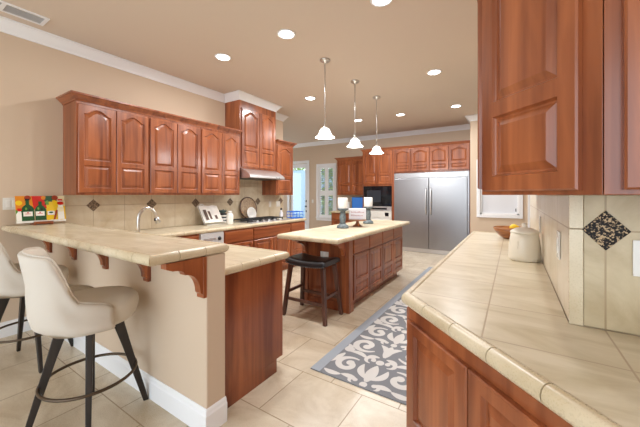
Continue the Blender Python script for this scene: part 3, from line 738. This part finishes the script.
# round board and plate lean on the backsplash
t = thing('serving_board', 'round woven wooden board leaning on the backsplash behind the cooktop', 'serving board', (-4.05, 3.90, CT+.014))
o = MB(Matrix.Translation((-.02, 0, .203)) @ Matrix.Rotation(R(90-9), 4, 'Y')); o.lathe([(0, -.008), (.196, -.008), (.203, 0), (.196, .008), (0, .008)], (0, 0, 0), 48); o.build('board_face', WOVEN, t)
b = MB(Matrix.Translation((-.02, 0, .203)) @ Matrix.Rotation(R(90-9), 4, 'Y')); b.tube([(.198*math.cos(2*PI*k/48), .198*math.sin(2*PI*k/48), .006) for k in range(48)], .009, 8, None, True); b.build('rim', DARKW, t)
t = thing('plate', 'white round plate leaning in front of the wooden board', 'plate', (-3.972, 3.885, CT+.014))
MP = Matrix.Translation((-.008, 0, .112)) @ Matrix.Rotation(R(90-12), 4, 'Y')
b = MB(MP); b.lathe([(0, 0), (.07, 0), (.085, .010), (.112, .016), (.112, .012), (.085, .004), (.07, -.006), (0, -.006)], (0, 0, 0), 40); b.build('plate_body', PORCE, t)
b = MB(MP)
for k in range(3): b.box(-.02+k*.02, -.016+k*.02, -.05, .05, .0005, .0015)
b.build('plate_print', SILVERP, t)

# cookbook on a stand
t = thing('cookbook', 'open cookbook with white pages propped on a stand by the backsplash', 'book', (-3.85, 2.985, CT+.001), R(84))
MT = Matrix.Translation((0, 0, .03)) @ Matrix.Rotation(R(-38), 4, 'X')
for s in (-1, 1):
    b = MB(MT); L = []
    for k in range(9):
        u = k/8; L.append((s*u*.155, -.012-.016*math.sin(PI*min(1, u*1.1))))
    b.loops([[(x, y, 0) for x, y in L]+[(s*.155, -.004, 0), (0, -.004, 0)], [(x, y, .31) for x, y in L]+[(s*.155, -.004, .31), (0, -.004, .31)]], None)
    b.build('page_block', PAGE, t)
b = MB(MT); b.box(-.16, .16, -.004, 0, -.004, .315); b.build('cover', mat('book_cover', sr(120, 96, 84), .6), t)
b = MB(MT); b.box(-.125, -.075, -.0305, -.0285, .04, .23); b.box(.035, .075, -.0305, -.0285, .05, .12); b.box(-.055, -.02, -.0305, -.0285, .05, .2)
b.build('picture', DKBROWN, t)
tag(thing('book_stand', 'white metal stand with scroll top holding the open cookbook', 'book stand', (-3.85, 2.985, CT+.001), R(84)), 'white metal stand with scroll top holding the open cookbook', 'book stand')
t = bpy.data.objects['book_stand']
b = MB(); b.M = MT
b.box(-.165, .165, .001, .006, -.005, .32); b.box(-.165, .165, -.04, .006, -.012, -.006)
b.tube([(-.13, .012, .31), (-.11, .012, .35), (-.07, .012, .365), (-.045, .012, .345), (-.06, .012, .325), (-.08, .012, .335)], .007, 8)
b.M = None
b.build('rest', PORCE, t)
b = MB(); b.tube([(-.1, .112, .15), (-.1, .2, .006)], .006, 8).tube([(.1, .112, .15), (.1, .2, .006)], .006, 8).tube([(-.14, -.045, .006), (.14, -.045, .006)], .006, 8)
b.build('foot', PORCE, t)
# striped pot with plant
t = thing('striped_pot', 'small black and white striped pot holding greyish foliage', 'pot', (-3.975, 3.25, CT+.001))
b = MB()
zz = [0, .03, .055, .08, .105, .13, .16]
for k in range(6):
    r0 = .058; b.lathe([(r0, zz[k]), (r0, zz[k+1])], (0, 0, 0), 28, STRIPEB if k % 2 == 1 else PORCE)
b.build('pot_body', None, t)
b = MB()
for k in range(46):
    a = random.uniform(0, 2*PI); e = random.uniform(.7, 1.45); l = random.uniform(.05, .085); c = Vector((.03*math.cos(a), .03*math.sin(a), .155))
    d = Vector((math.cos(a)*math.cos(e), math.sin(a)*math.cos(e), math.sin(e))); s = Vector((-math.sin(a), math.cos(a), 0))*.016
    p = [c, c+d*l*.5+s, c+d*l, c+d*l*.5-s]; b.f([b.v(q) for q in p])
b.build('foliage', TEAL, t)
t = thing('soap_bottle', 'white lidded jar standing in front of the striped pot', 'jar', (-3.70, 3.16, CT+.001))
MB().lathe([(0, 0), (.046, 0), (.05, .01), (.05, .14), (.042, .165), (.028, .175), (.028, .18), (0, .18)], (0, 0, 0), 28).build('jar_body', PORCE, t)
MB().lathe([(.031, .178), (.031, .2), (.02, .208), (0, .21)], (0, 0, 0), 20).build('lid', PORCE, t)
t.name = 'white_jar'
# far end of the counter
t = thing('wire_basket', 'bright blue wire basket at the far end of the left counter', 'basket', (-3.60, 4.68, CT+.001), R(72))
b = MB()
for z in (.012, .13):
    b.tube([(-.12, -.1, z), (.12, -.1, z), (.12, .1, z), (-.12, .1, z)], .008, 8, None, True)
b.build('rim', BLUEP, t)
b = MB()
for x in (-.12, -.04, .04, .12):
    for y in (-.1, .1): b.tube([(x, y, .012), (x, y, .13)], .006, 6)
for y in (-.1, .1): b.tube([(-.12, y, .07), (.12, y, .07)], .005, 6)
for y in (-.05, 0, .05): b.tube([(-.12, y, .012), (.12, y, .012)], .005, 6)
b.build('wire', BLUEP, t)
t = thing('oil_bottle', 'small clear bottle with black stopper beside the blue basket', 'bottle', (-3.9, 4.62, CT+.001))
MB().lathe([(0, 0), (.035, 0), (.037, .008), (.037, .1), (.016, .13), (.014, .16), (0, .16)], (0, 0, 0), 20).build('bottle_body', LILAC, t)
MB().lathe([(.018, .158), (.02, .17), (.018, .195), (0, .2)], (0, 0, 0), 16).build('stopper', BLACKM, t)

# faucet
t = thing('kitchen_faucet', 'brushed nickel gooseneck faucet rising behind the bar', 'faucet', (-2.81, 1.37, CT+.001))
pts = [(0, 0, .02), (0, 0, .12), (0, 0, .23)]
for k in range(1, 13):
    a = PI*k/13*1.02; pts.append((0, .08-.08*math.cos(a), .23+.105*math.sin(a)))
pts += [(0, .163, .235)]
MB().tube(pts, .0135, 14).build('spout', NICKEL, t)
MB().lathe([(0, 0), (.03, 0), (.03, .008), (.02, .02), (.019, .07), (.015, .085), (0, .085)], (0, 0, 0), 20).build('faucet_base', NICKEL, t)
MB().tube([(0, .162, .25), (0, .17, .225), (0, .178, .195)], [.016, .019, .024], 14).build('spray_head', NICKEL, t)
MB().box(-.006, .006, .143, .155, .212, .24).build('spray_button', BLACKM, t)
MB().tube([(.018, 0, .05), (.05, 0, .06), (.11, 0, .085)], [.009, .008, .006], 10).build('lever', NICKEL, t)

# painted board on a little easel at the wall end of the bar
t = thing('cutting_board', 'colourful glass board painted with green, yellow and red bottles', 'cutting board', (-4.005, 1.03, 1.073+.022), PI/2)
MT = Matrix.Rotation(R(-13), 4, 'X'); b = MB(MT)
pc = {n: mat('print_'+n, c, .15) for n, c in dict(cream=sr(236, 222, 180), red=sr(206, 40, 30), green=sr(36, 84, 48), lgreen=sr(110, 160, 70), yellow=sr(240, 200, 40), orange=sr(226, 140, 40), white=sr(240, 236, 226), dark=sr(40, 44, 44), rust=sr(160, 60, 36)).items()}
b.box(-.19, .19, -.006, 0, 0, .27, pc['cream'])
yy = [-.0061]
def q(poly, c):
    yy[0] -= .00025; b.prism(poly, yy[0]+.0002, yy[0], 'XZ', pc[c])
def el(cx, cz, rx, rz, c, n=14): q([(cx+rx*math.cos(2*PI*k/n), cz+rz*math.sin(2*PI*k/n)) for k in range(n)], c)
def bottle(cx, w, h, sh, neck, c, top_='dark', z0=.02):
    q([(cx-w, z0), (cx+w, z0), (cx+w, z0+h*.55), (cx+w*.75, z0+h*.66), (cx+neck, z0+h*.76), (cx+neck, z0+h), (cx-neck, z0+h), (cx-neck, z0+h*.76), (cx-w*.75, z0+h*.66), (cx-w, z0+h*.55)], c)
    q([(cx-neck-.003, z0+h-.012), (cx+neck+.003, z0+h-.012), (cx+neck+.003, z0+h+.006), (cx-neck-.003, z0+h+.006)], top_)
q([(-.19, .0), (.19, .0), (.19, .02), (-.19, .02)], 'white')
q([(-.19, .13), (.0, .13), (.03, .27), (-.19, .27)], 'orange')
q([(-.06, .14), (.04, .14), (.03, .27), (-.07, .27)], 'red')
q([(.02, .18), (.12, .17), (.13, .27), (.03, .27)], 'green')
q([(.03, .02), (.19, .02), (.19, .16), (.04, .18)], 'yellow')
q([(-.19, .02), (-.14, .02), (-.14, .13), (-.19, .13)], 'lgreen')
for cx, cz, r, c in ((-.15, .24, .03, 'orange'), (-.10, .25, .025, 'rust'), (-.03, .235, .035, 'red'), (.02, .25, .02, 'orange'), (.06, .24, .028, 'green'), (.11, .25, .026, 'rust'), (.0, .2, .03, 'red'), (.055, .2, .025, 'lgreen'), (-.165, .2, .025, 'yellow'), (.15, .05, .035, 'yellow'), (.05, .045, .03, 'yellow'), (.1, .19, .035, 'yellow')):
    el(cx, cz, r, r, c)
bottle(-.165, .024, .12, 0, .010, 'white', 'red')
bottle(-.105, .046, .215, 0, .013, 'green', 'dark')
bottle(-.010, .042, .205, 0, .013, 'green', 'red')
bottle(.07, .032, .20, 0, .012, 'yellow', 'green')
bottle(.15, .026, .21, 0, .016, 'white', 'red')
for cx in (-.105, -.015):
    q([(cx-.034, .065), (cx+.034, .065), (cx+.034, .11), (cx-.034, .11)], 'white')
    q([(cx-.02, .085), (cx+.02, .085), (cx+.02, .09), (cx-.02, .09)], 'red'); el(cx, .10, .008, .006, 'red', 8)
    el(cx-.012, .14, .008, .014, 'lgreen', 8); el(cx+.014, .13, .007, .012, 'dark', 8)
q([(.042, .07), (.098, .07), (.098, .11), (.042, .11)], 'white'); el(.07, .095, .018, .009, 'green', 10)
q([(.085, .02), (.1, .02), (.125, .115), (.11, .12)], 'rust'); el(.15, .19, .028, .02, 'red', 12); el(-.165, .13, .018, .016, 'red', 10)
q([(.126, .1), (.174, .1), (.174, .15), (.126, .15)], 'cream')
b.build('painted_panel', None, t)
t = thing('easel_stand', 'small reddish wooden easel holding the colourful board on the bar', 'stand', (-4.005, 1.03, 1.073), PI/2)
b = MB(); b.box(-.075, .075, -.04, .012, .006, .0215).box(-.075, -.055, -.045, .075, 0, .012).box(.055, .075, -.045, .075, 0, .012).box(-.075, .075, -.045, -.03, .012, .034)
b.build('ledge', CHERRYH, t, bevel=.002)
b = MB(); b.bar((-.05, .012, .018), (-.02, .062, .2), (.014, .012)); b.bar((.05, .012, .018), (.02, .062, .2), (.014, .012)); b.build('back_support', CHERRYH, t)

# ------------------------------------------------------------------ right counter objects
t = thing('wooden_bowl', 'brown wooden bowl at the far end of the right counter', 'bowl', (-.02, 3.72, CT+.001))
MB().lathe([(0, 0), (.06, 0), (.075, .006), (.115, .035), (.145, .07), (.165, .115), (.158, .117), (.136, .073), (.105, .04), (.06, .014), (0, .012)], (0, 0, 0), 40).build('bowl_body', BOWLW, t)
o = MB().lathe([(0, -.042), (.012, -.038), (.026, -.02), (.031, 0), (.026, .02), (.012, .036), (.006, .044), (0, .045)], (0, 0, 0), 20, axis=Matrix.Rotation(R(80), 3, 'Y')).build('lemon', YELLOW)
o.location = (-.03, 3.83, CT+.093)
tag(o, 'yellow lemon lying in the wooden bowl', 'lemon')
o2 = MB().lathe([(0, -.05), (.03, -.04), (.05, -.015), (.052, .01), (.035, .036), (0, .046)], (0, 0, 0), 20).build('onion', BOWLW)
o2.location = (-.015, 3.71, CT+.065); tag(o2, 'brown onion lying under the lemon in the wooden bowl', 'onion')
o.location = (.005, 3.76, CT+.118)
t = thing('ceramic_canister', 'cream ceramic canister with lid on the right counter by the backsplash', 'canister', (.066, 2.55, CT+.001))
MB().lathe([(0, 0), (.09, 0), (.095, .006), (.097, .03), (.095, .09), (.088, .15), (.082, .185), (.079, .188), (0, .188)], (0, 0, 0), 40).build('canister_body', CERAMIC, t)
MB().lathe([(.086, .189), (.088, .194), (.08, .205), (.05, .222), (.02, .228), (.012, .234), (.018, .246), (.014, .256), (0, .259)], (0, 0, 0), 32).build('lid', CERAMIC, t)
b = MB()
for k, (dx, dz) in enumerate(((0, .13), (.002, .112), (-.002, .094))): b.lathe([(.005, 0), (.004, .003), (0, .004)], (-.04+dx, -.083, dz), 8, axis=Matrix.Rotation(R(90), 3, 'X'))
b.build('relief_dot', CERAMIC, t)

# ------------------------------------------------------------------ island objects
def candle_holder(x, y, lab, labc, h):
    t = thing('candle_holder', lab, 'candle holder', (x, y, CT+.002), 0, 'grey candle holders on the island')
    MB().lathe([(0, 0), (.082, 0), (.085, .012), (.078, .022), (.074, .036), (.05, .048), (.045, .06), (0, .06)], (0, 0, 0), 32).build('foot', SLATE, t)
    MB().lathe([(.045, .06), (.036, .075), (.04, .1), (.047, .135), (.042, .17), (.034, h-.06), (.04, h-.04), (0, h-.04)], (0, 0, 0), 28).build('stem', SLATE, t)
    MB().lathe([(.04, h-.04), (.06, h-.025), (.076, h-.015), (.078, h), (0, h)], (0, 0, 0), 32).build('cup', SLATE, t)
    c = thing('pillar_candle', labc, 'candle', (x, y, CT+.003+h), 0, 'white pillar candles on the island')
    MB().lathe([(0, 0), (.066, 0), (.068, .004), (.068, .14), (.062, .147), (.03, .143), (0, .142)], (0, 0, 0), 32).build('wax', CANDLE, c)
    MB().tube([(0, 0, .14), (.001, 0, .158)], .002, 6).build('wick', BLACKM, c)
candle_holder(-1.985, 3.66, 'grey wooden candle holder on the island, nearer the stool', 'white pillar candle on the holder nearer the stool', .268)
candle_holder(-1.955, 4.46, 'grey wooden candle holder on the island, nearer the refrigerator', 'white pillar candle on the holder nearer the refrigerator', .268)
t = thing('cake_stand', 'small wooden pedestal stand between the two candle holders', 'cake stand', (-1.90, 3.95, CT+.002))
MB().lathe([(0, 0), (.07, 0), (.068, .008), (.04, .025), (.022, .05), (.022, .085), (0, .085)], (0, 0, 0), 28).build('pedestal', OAKW, t)
MB().lathe([(0, .085), (.12, .085), (.132, .09), (.132, .1), (0, .1)], (0, 0, 0), 36).build('stand_plate', OAKW, t)
t = thing('lettered_tin', 'white block with faded pink lettering on the wooden pedestal stand', 'tin', (-1.90, 3.95, CT+.103), R(26))
MB().box(-.122, .122, -.045, .045, 0, .16).build('tin_body', LILAC, t, bevel=.008)
b = MB()
for r_, z in ((0, .095), (1, .05)):
    x = -.09
    while x < .08:
        w = random.uniform(.008, .016); h = random.choice((.018, .024, .026)); b.box(x, x+w*.35, -.0465, -.045, z, z+h); b.box(x, x+w, -.0465, -.045, z+h*.4, z+h*.6)
        b.box(x+w*.7, x+w, -.0465, -.045, z, z+h*.8); x += w+.007
b.build('lettering', ROSE, t)

# ------------------------------------------------------------------ stools
def bar_stool(label, x, y, rot, faceang):
    t = thing('bar_stool', label, 'bar stool', (x, y, 0), rot, 'upholstered bar stools at the raised bar')
    zs = .60
    fr = Matrix.Rotation(faceang-rot, 4, 'Z')
    # cushion: rounded plan, crowned top
    def plan(a, s):
        cx, sx = math.cos(a), math.sin(a); e = .82
        px = .245*s*math.copysign(abs(cx)**e, cx); py = .25*s*math.copysign(abs(sx)**e, sx)
        if py > 0: px *= 1-.10*(py/.25)
        return px, py
    b = MB(fr); N = 40
    rows = [(.55, zs+.0), (.86, zs+.004), (.95, zs+.03), (.99, zs+.07), (1.0, zs+.10), (.985, zs+.125), (.92, zs+.142), (.75, zs+.152), (.4, zs+.156), (.05, zs+.157)]
    b.loops([[(*plan(2*PI*k/N, s), z) for k in range(N)] for s, z in rows], None, True, True, True); b.build('seat', FABRIC, t)
    # wrap-around back shell
    b = MB(fr); n = 44; cols = []
    for k in range(n+1):
        th = -1+2*k/n; ang = -PI/2+th*R(100)
        a = abs(th)*100
        if a < 46: zt = 1.045-.012*(a/46)**2
        elif a < 76:
            u = (a-46)/30; zt = 1.033-(1.033-.77)*(u*u*(3-2*u))
        else: zt = .77-.05*((a-76)/24)**1.5
        zb = zs-.012
        px, py = plan(ang, 1.0); L = math.hypot(px, py); nx, ny = px/L, py/L
        col = []
        H = zt-zb
        for j in range(9):   # outer side up
            v = j/8; z = zb+H*v; lean = (.05)*max(0, (z-.72)/.33)**1.2; o = .018+.014*math.sin(PI*min(1, v*1.6))*(1 if v < .63 else 1)+lean*(1 if a < 90 else .2)
            if v < .2: o -= .07*(1-v/.2)**2
            col.append((px+nx*o, py+ny*o, z))
        o_top = .018+(.05)*max(0, (zt-.72)/.33)**1.2*(1 if a < 90 else .2)
        for da, dz in ((-.006, .010), (-.022, .014), (-.038, .008)): col.append((px+nx*(o_top+da), py+ny*(o_top+da), zt+dz))
        for j in range(6):
            v = 1-j/6; z = zb+.10+(zt-zb-.10)*v; lean = (.05)*max(0, (z-.72)/.33)**1.2
            o = -.028+lean*(1 if a < 90 else .2); col.append((px+nx*o, py+ny*o, z))
        cols.append(col)
    b.loops(cols, None, True, True, True); o = b.build('backrest', FABRIC, t)
    # piping along the top edge
    b = MB(fr); b.tube([Vector(c[10])+Vector((0, 0, .003)) for c in cols], .005, 6); b.build('piping', FABRIC, t)
    MB().lathe([(0, zs-.03), (.15, zs-.03), (.165, zs-.015), (.165, zs-.002), (0, zs-.002)], (0, 0, 0), 28).build('swivel_plate', BLACKM, t)
    for k in range(4):
        a = PI/2*k; c, s = math.cos(a), math.sin(a)
        M4 = Matrix.Rotation(a, 4, 'Z')
        b = MB(M4); q_ = lambda x, z, wx, wy: [(x-wx/2, -wy/2, z), (x+wx/2, -wy/2, z), (x+wx/2, wy/2, z), (x-wx/2, wy/2, z)]
        b.loops([q_(.135, zs-.02, .062, .034), q_(.18, .42, .048, .032), q_(.295, 0, .03, .024)], None); b.build('leg', BLACKW, t, bevel=.004)
    rr = .238
    b = MB(); b.tube([(rr*math.cos(2*PI*k/56), rr*math.sin(2*PI*k/56), .27) for k in range(56)], .009, 10, None, True); b.build('foot_ring', BRONZE, t)
    return t
bar_stool('oatmeal upholstered bar stool in the foreground at the bar', -2.18, .785, R(-22), R(-10))
bar_stool('oatmeal upholstered bar stool cut by the left edge, nearer the wall', -3.36, .78, 0, R(-4))

t = thing('saddle_stool', 'dark wooden stool with black leather saddle seat at the island', 'stool', (-1.935, 2.845, 0), R(1))
hx, hy = .265, .175
b = MB(); n, m_ = 20, 12
def sad(x): return .026*(x/hx)**2
Ls = []
for i in range(n+1):
    u = -1+2*i/n; x = hx*u; ex = (1-abs(u)**6)**.35 if abs(u) < 1 else .0
    ex = .55+.45*ex; L = []
    for j in range(24):
        a = 2*PI*j/24; cy, cz = math.cos(a), math.sin(a)
        py = hy*math.copysign(abs(cy)**.45, cy)*(.93+.07*ex); pz = .042*ex*math.copysign(abs(cz)**.55, cz)
        L.append((x, py, .605+sad(x)+pz))
    Ls.append(L)
b.loops(Ls, None, True, True, True); b.build('seat', LEATHER, t)
b = MB()
for y in (-hy-.001, hy+.001):
    b.tube([(hx*(-1+2*k/14)*.98, y, .583+sad(hx*(-1+2*k/14))) for k in range(15)], .005, 6)
b.build('piping', LEATHER, t)
b = MB(); nail = 15
for i in range(21):
    x = hx*.95*(-1+2*i/20)
    for y in (-hy*1.012,): b.lathe([(.004, 0), (.003, .003), (0, .004)], (x, y, .58+sad(x)-.002), 6, axis=Matrix.Rotation(R(90), 3, 'X'))
b.build('nailhead', NICKEL, t)
lt = {}
for sx in (-1, 1):
    for sy in (-1, 1):
        tp = Vector((sx*.215, sy*.125, .58)); bt = Vector((sx*.275, sy*.18, 0)); lt[(sx, sy)] = (tp, bt)
        MB().bar(bt, tp, (.04, .04), (.046, .046)).build('leg', DARKW, t, bevel=.004)
at = lambda k, z: lt[k][1]+(lt[k][0]-lt[k][1])*(z/.59)
for a, c, z in (((-1, -1), (1, -1), .20), ((-1, 1), (1, 1), .20), ((-1, -1), (-1, 1), .27), ((1, -1), (1, 1), .27)):
    p, q2 = at(a, z), at(c, z); d = (q2-p).normalized(); p += d*.02; q2 -= d*.02
    wv = Vector((-d.y, d.x, 0))*.011; h = Vector((0, 0, .016))
    MB().loops([[P-wv-h, P+wv-h, P+wv+h, P-wv+h] for P in (p, q2)]).build('stretcher', DARKW, t, bevel=.002)

# ------------------------------------------------------------------ rug
RX0_, RX1_, RY0, RY1 = -1.345, -.47, 1.945, 5.9
t = thing('runner_rug', 'long grey runner rug with cream scroll pattern between island and counter', 'rug', ((RX0_+RX1_)/2, RY0, 0))
hw = (RX1_-RX0_)/2; LL = RY1-RY0
MB().box(-hw, hw, 0, LL, .0005, .008).build('rug_base', RUGG, t, bevel=.003)
b = MB(); b.box(-hw+.002, -hw+.085, .002, LL-.002, .008, .0095).box(hw-.085, hw-.002, .002, LL-.002, .008, .0095); b.build('border', RUGB, t)
b = MB(); zc = [0]
XL = hw-.087
def cl(p): return (max(-XL, min(XL, p[0])), max(.012, min(LL-.012, p[1])))
def ribbon(pts, ws):
    zc[0] += 1; z = .0082+(zc[0] % 23)*.00005; n = len(pts); A = []; B = []
    for k in range(n):
        p0 = pts[max(k-1, 0)]; p1 = pts[min(k+1, n-1)]; dx, dy = p1[0]-p0[0], p1[1]-p0[1]; l = math.hypot(dx, dy) or 1
        nx, ny = -dy/l, dx/l; w = ws[k]/2*1.02
        A.append(cl((pts[k][0]+nx*w, pts[k][1]+ny*w))); B.append(cl((pts[k][0]-nx*w, pts[k][1]-ny*w)))
    for k in range(n-1):
        q4 = [A[k], A[k+1], B[k+1], B[k]]
        ar = abs(sum(q4[i][0]*q4[(i+1) % 4][1]-q4[(i+1) % 4][0]*q4[i][1] for i in range(4)))
        if ar > 1e-6: b.f([b.v((p[0], p[1], z)) for p in q4])
def spiral(cx, cy, r0, r1, a0, a1, w0, w1, mx=1, n=30):
    pts = []; ws = []
    for k in range(n+1):
        u = k/n; a = R(a0+(a1-a0)*u); r = r0+(r1-r0)*u**.8; pts.append((mx*(cx+r*math.cos(a)), cy+r*math.sin(a)))
        ws.append((w0+(w1-w0)*u)*min(1, 3*u+.25))
    ribbon(pts, ws)
    e = pts[-1]; blob(e[0], e[1], w1*.75)
def blob(x, y, r): ribbon([(x-r+2*r*k/10, y) for k in range(11)], [2*r*math.sqrt(max(0, 1-(-1+.2*k)**2)) for k in range(11)])
def leafr(x0, y0, x1, y1, w, bend=0, mx=1, n=12):
    pts = []; ws = []
    for k in range(n+1):
        u = k/n; dx, dy = x1-x0, y1-y0; l = math.hypot(dx, dy); o = bend*math.sin(PI*u)
        pts.append((mx*(x0+dx*u-dy/l*o), y0+dy*u+dx/l*o)); ws.append(w*math.sin(PI*min(1, u*.93+.05))**.8)
    ribbon(pts, ws)
U = .66
y = -.25; row = 0
while y < LL:
    for mx in (-1, 1):
        s = .0
        spiral(.215, y+.16, .125, .035, -150, 230, .058, .05, mx)
        spiral(.215, y+.46, .115, .03, 120, -250, .055, .046, mx)
        leafr(.06, y+.30, .2, y+.315, .05, .015, mx); leafr(.2, y+.31, .345, y+.31, .05, -.015, mx)
        leafr(.02, y+.10, .095, y+.235, .055, .03, mx); leafr(.02, y+.36, .1, y+.53, .055, -.03, mx)
        leafr(.03, y+.02, .13, y-.03, .045, .02, mx); leafr(.30, y+.0, .35, y+.10, .05, .01, mx)
        leafr(.31, y+.60, .355, y+.42, .05, 0, mx); leafr(.12, y+.62, .3, y+.645, .05, .03, mx)
    for mx in (-1, 1):
        spiral(.08, y+.62, .055, .02, -100, 180, .034, .03, mx, 18); spiral(.30, y+.02, .05, .018, 60, -200, .034, .03, mx, 18); spiral(.085, y+.30, .04, .012, -90, 150, .03, .026, mx, 14)
    leafr(0, y+.04, 0, y+.25, .075); leafr(0, y+.32, 0, y+.56, .085); blob(0, y+.285, .03); blob(0, y+.61, .035)
    y += U; row += 1
o = b.build('scroll_pattern', RUGC, t)
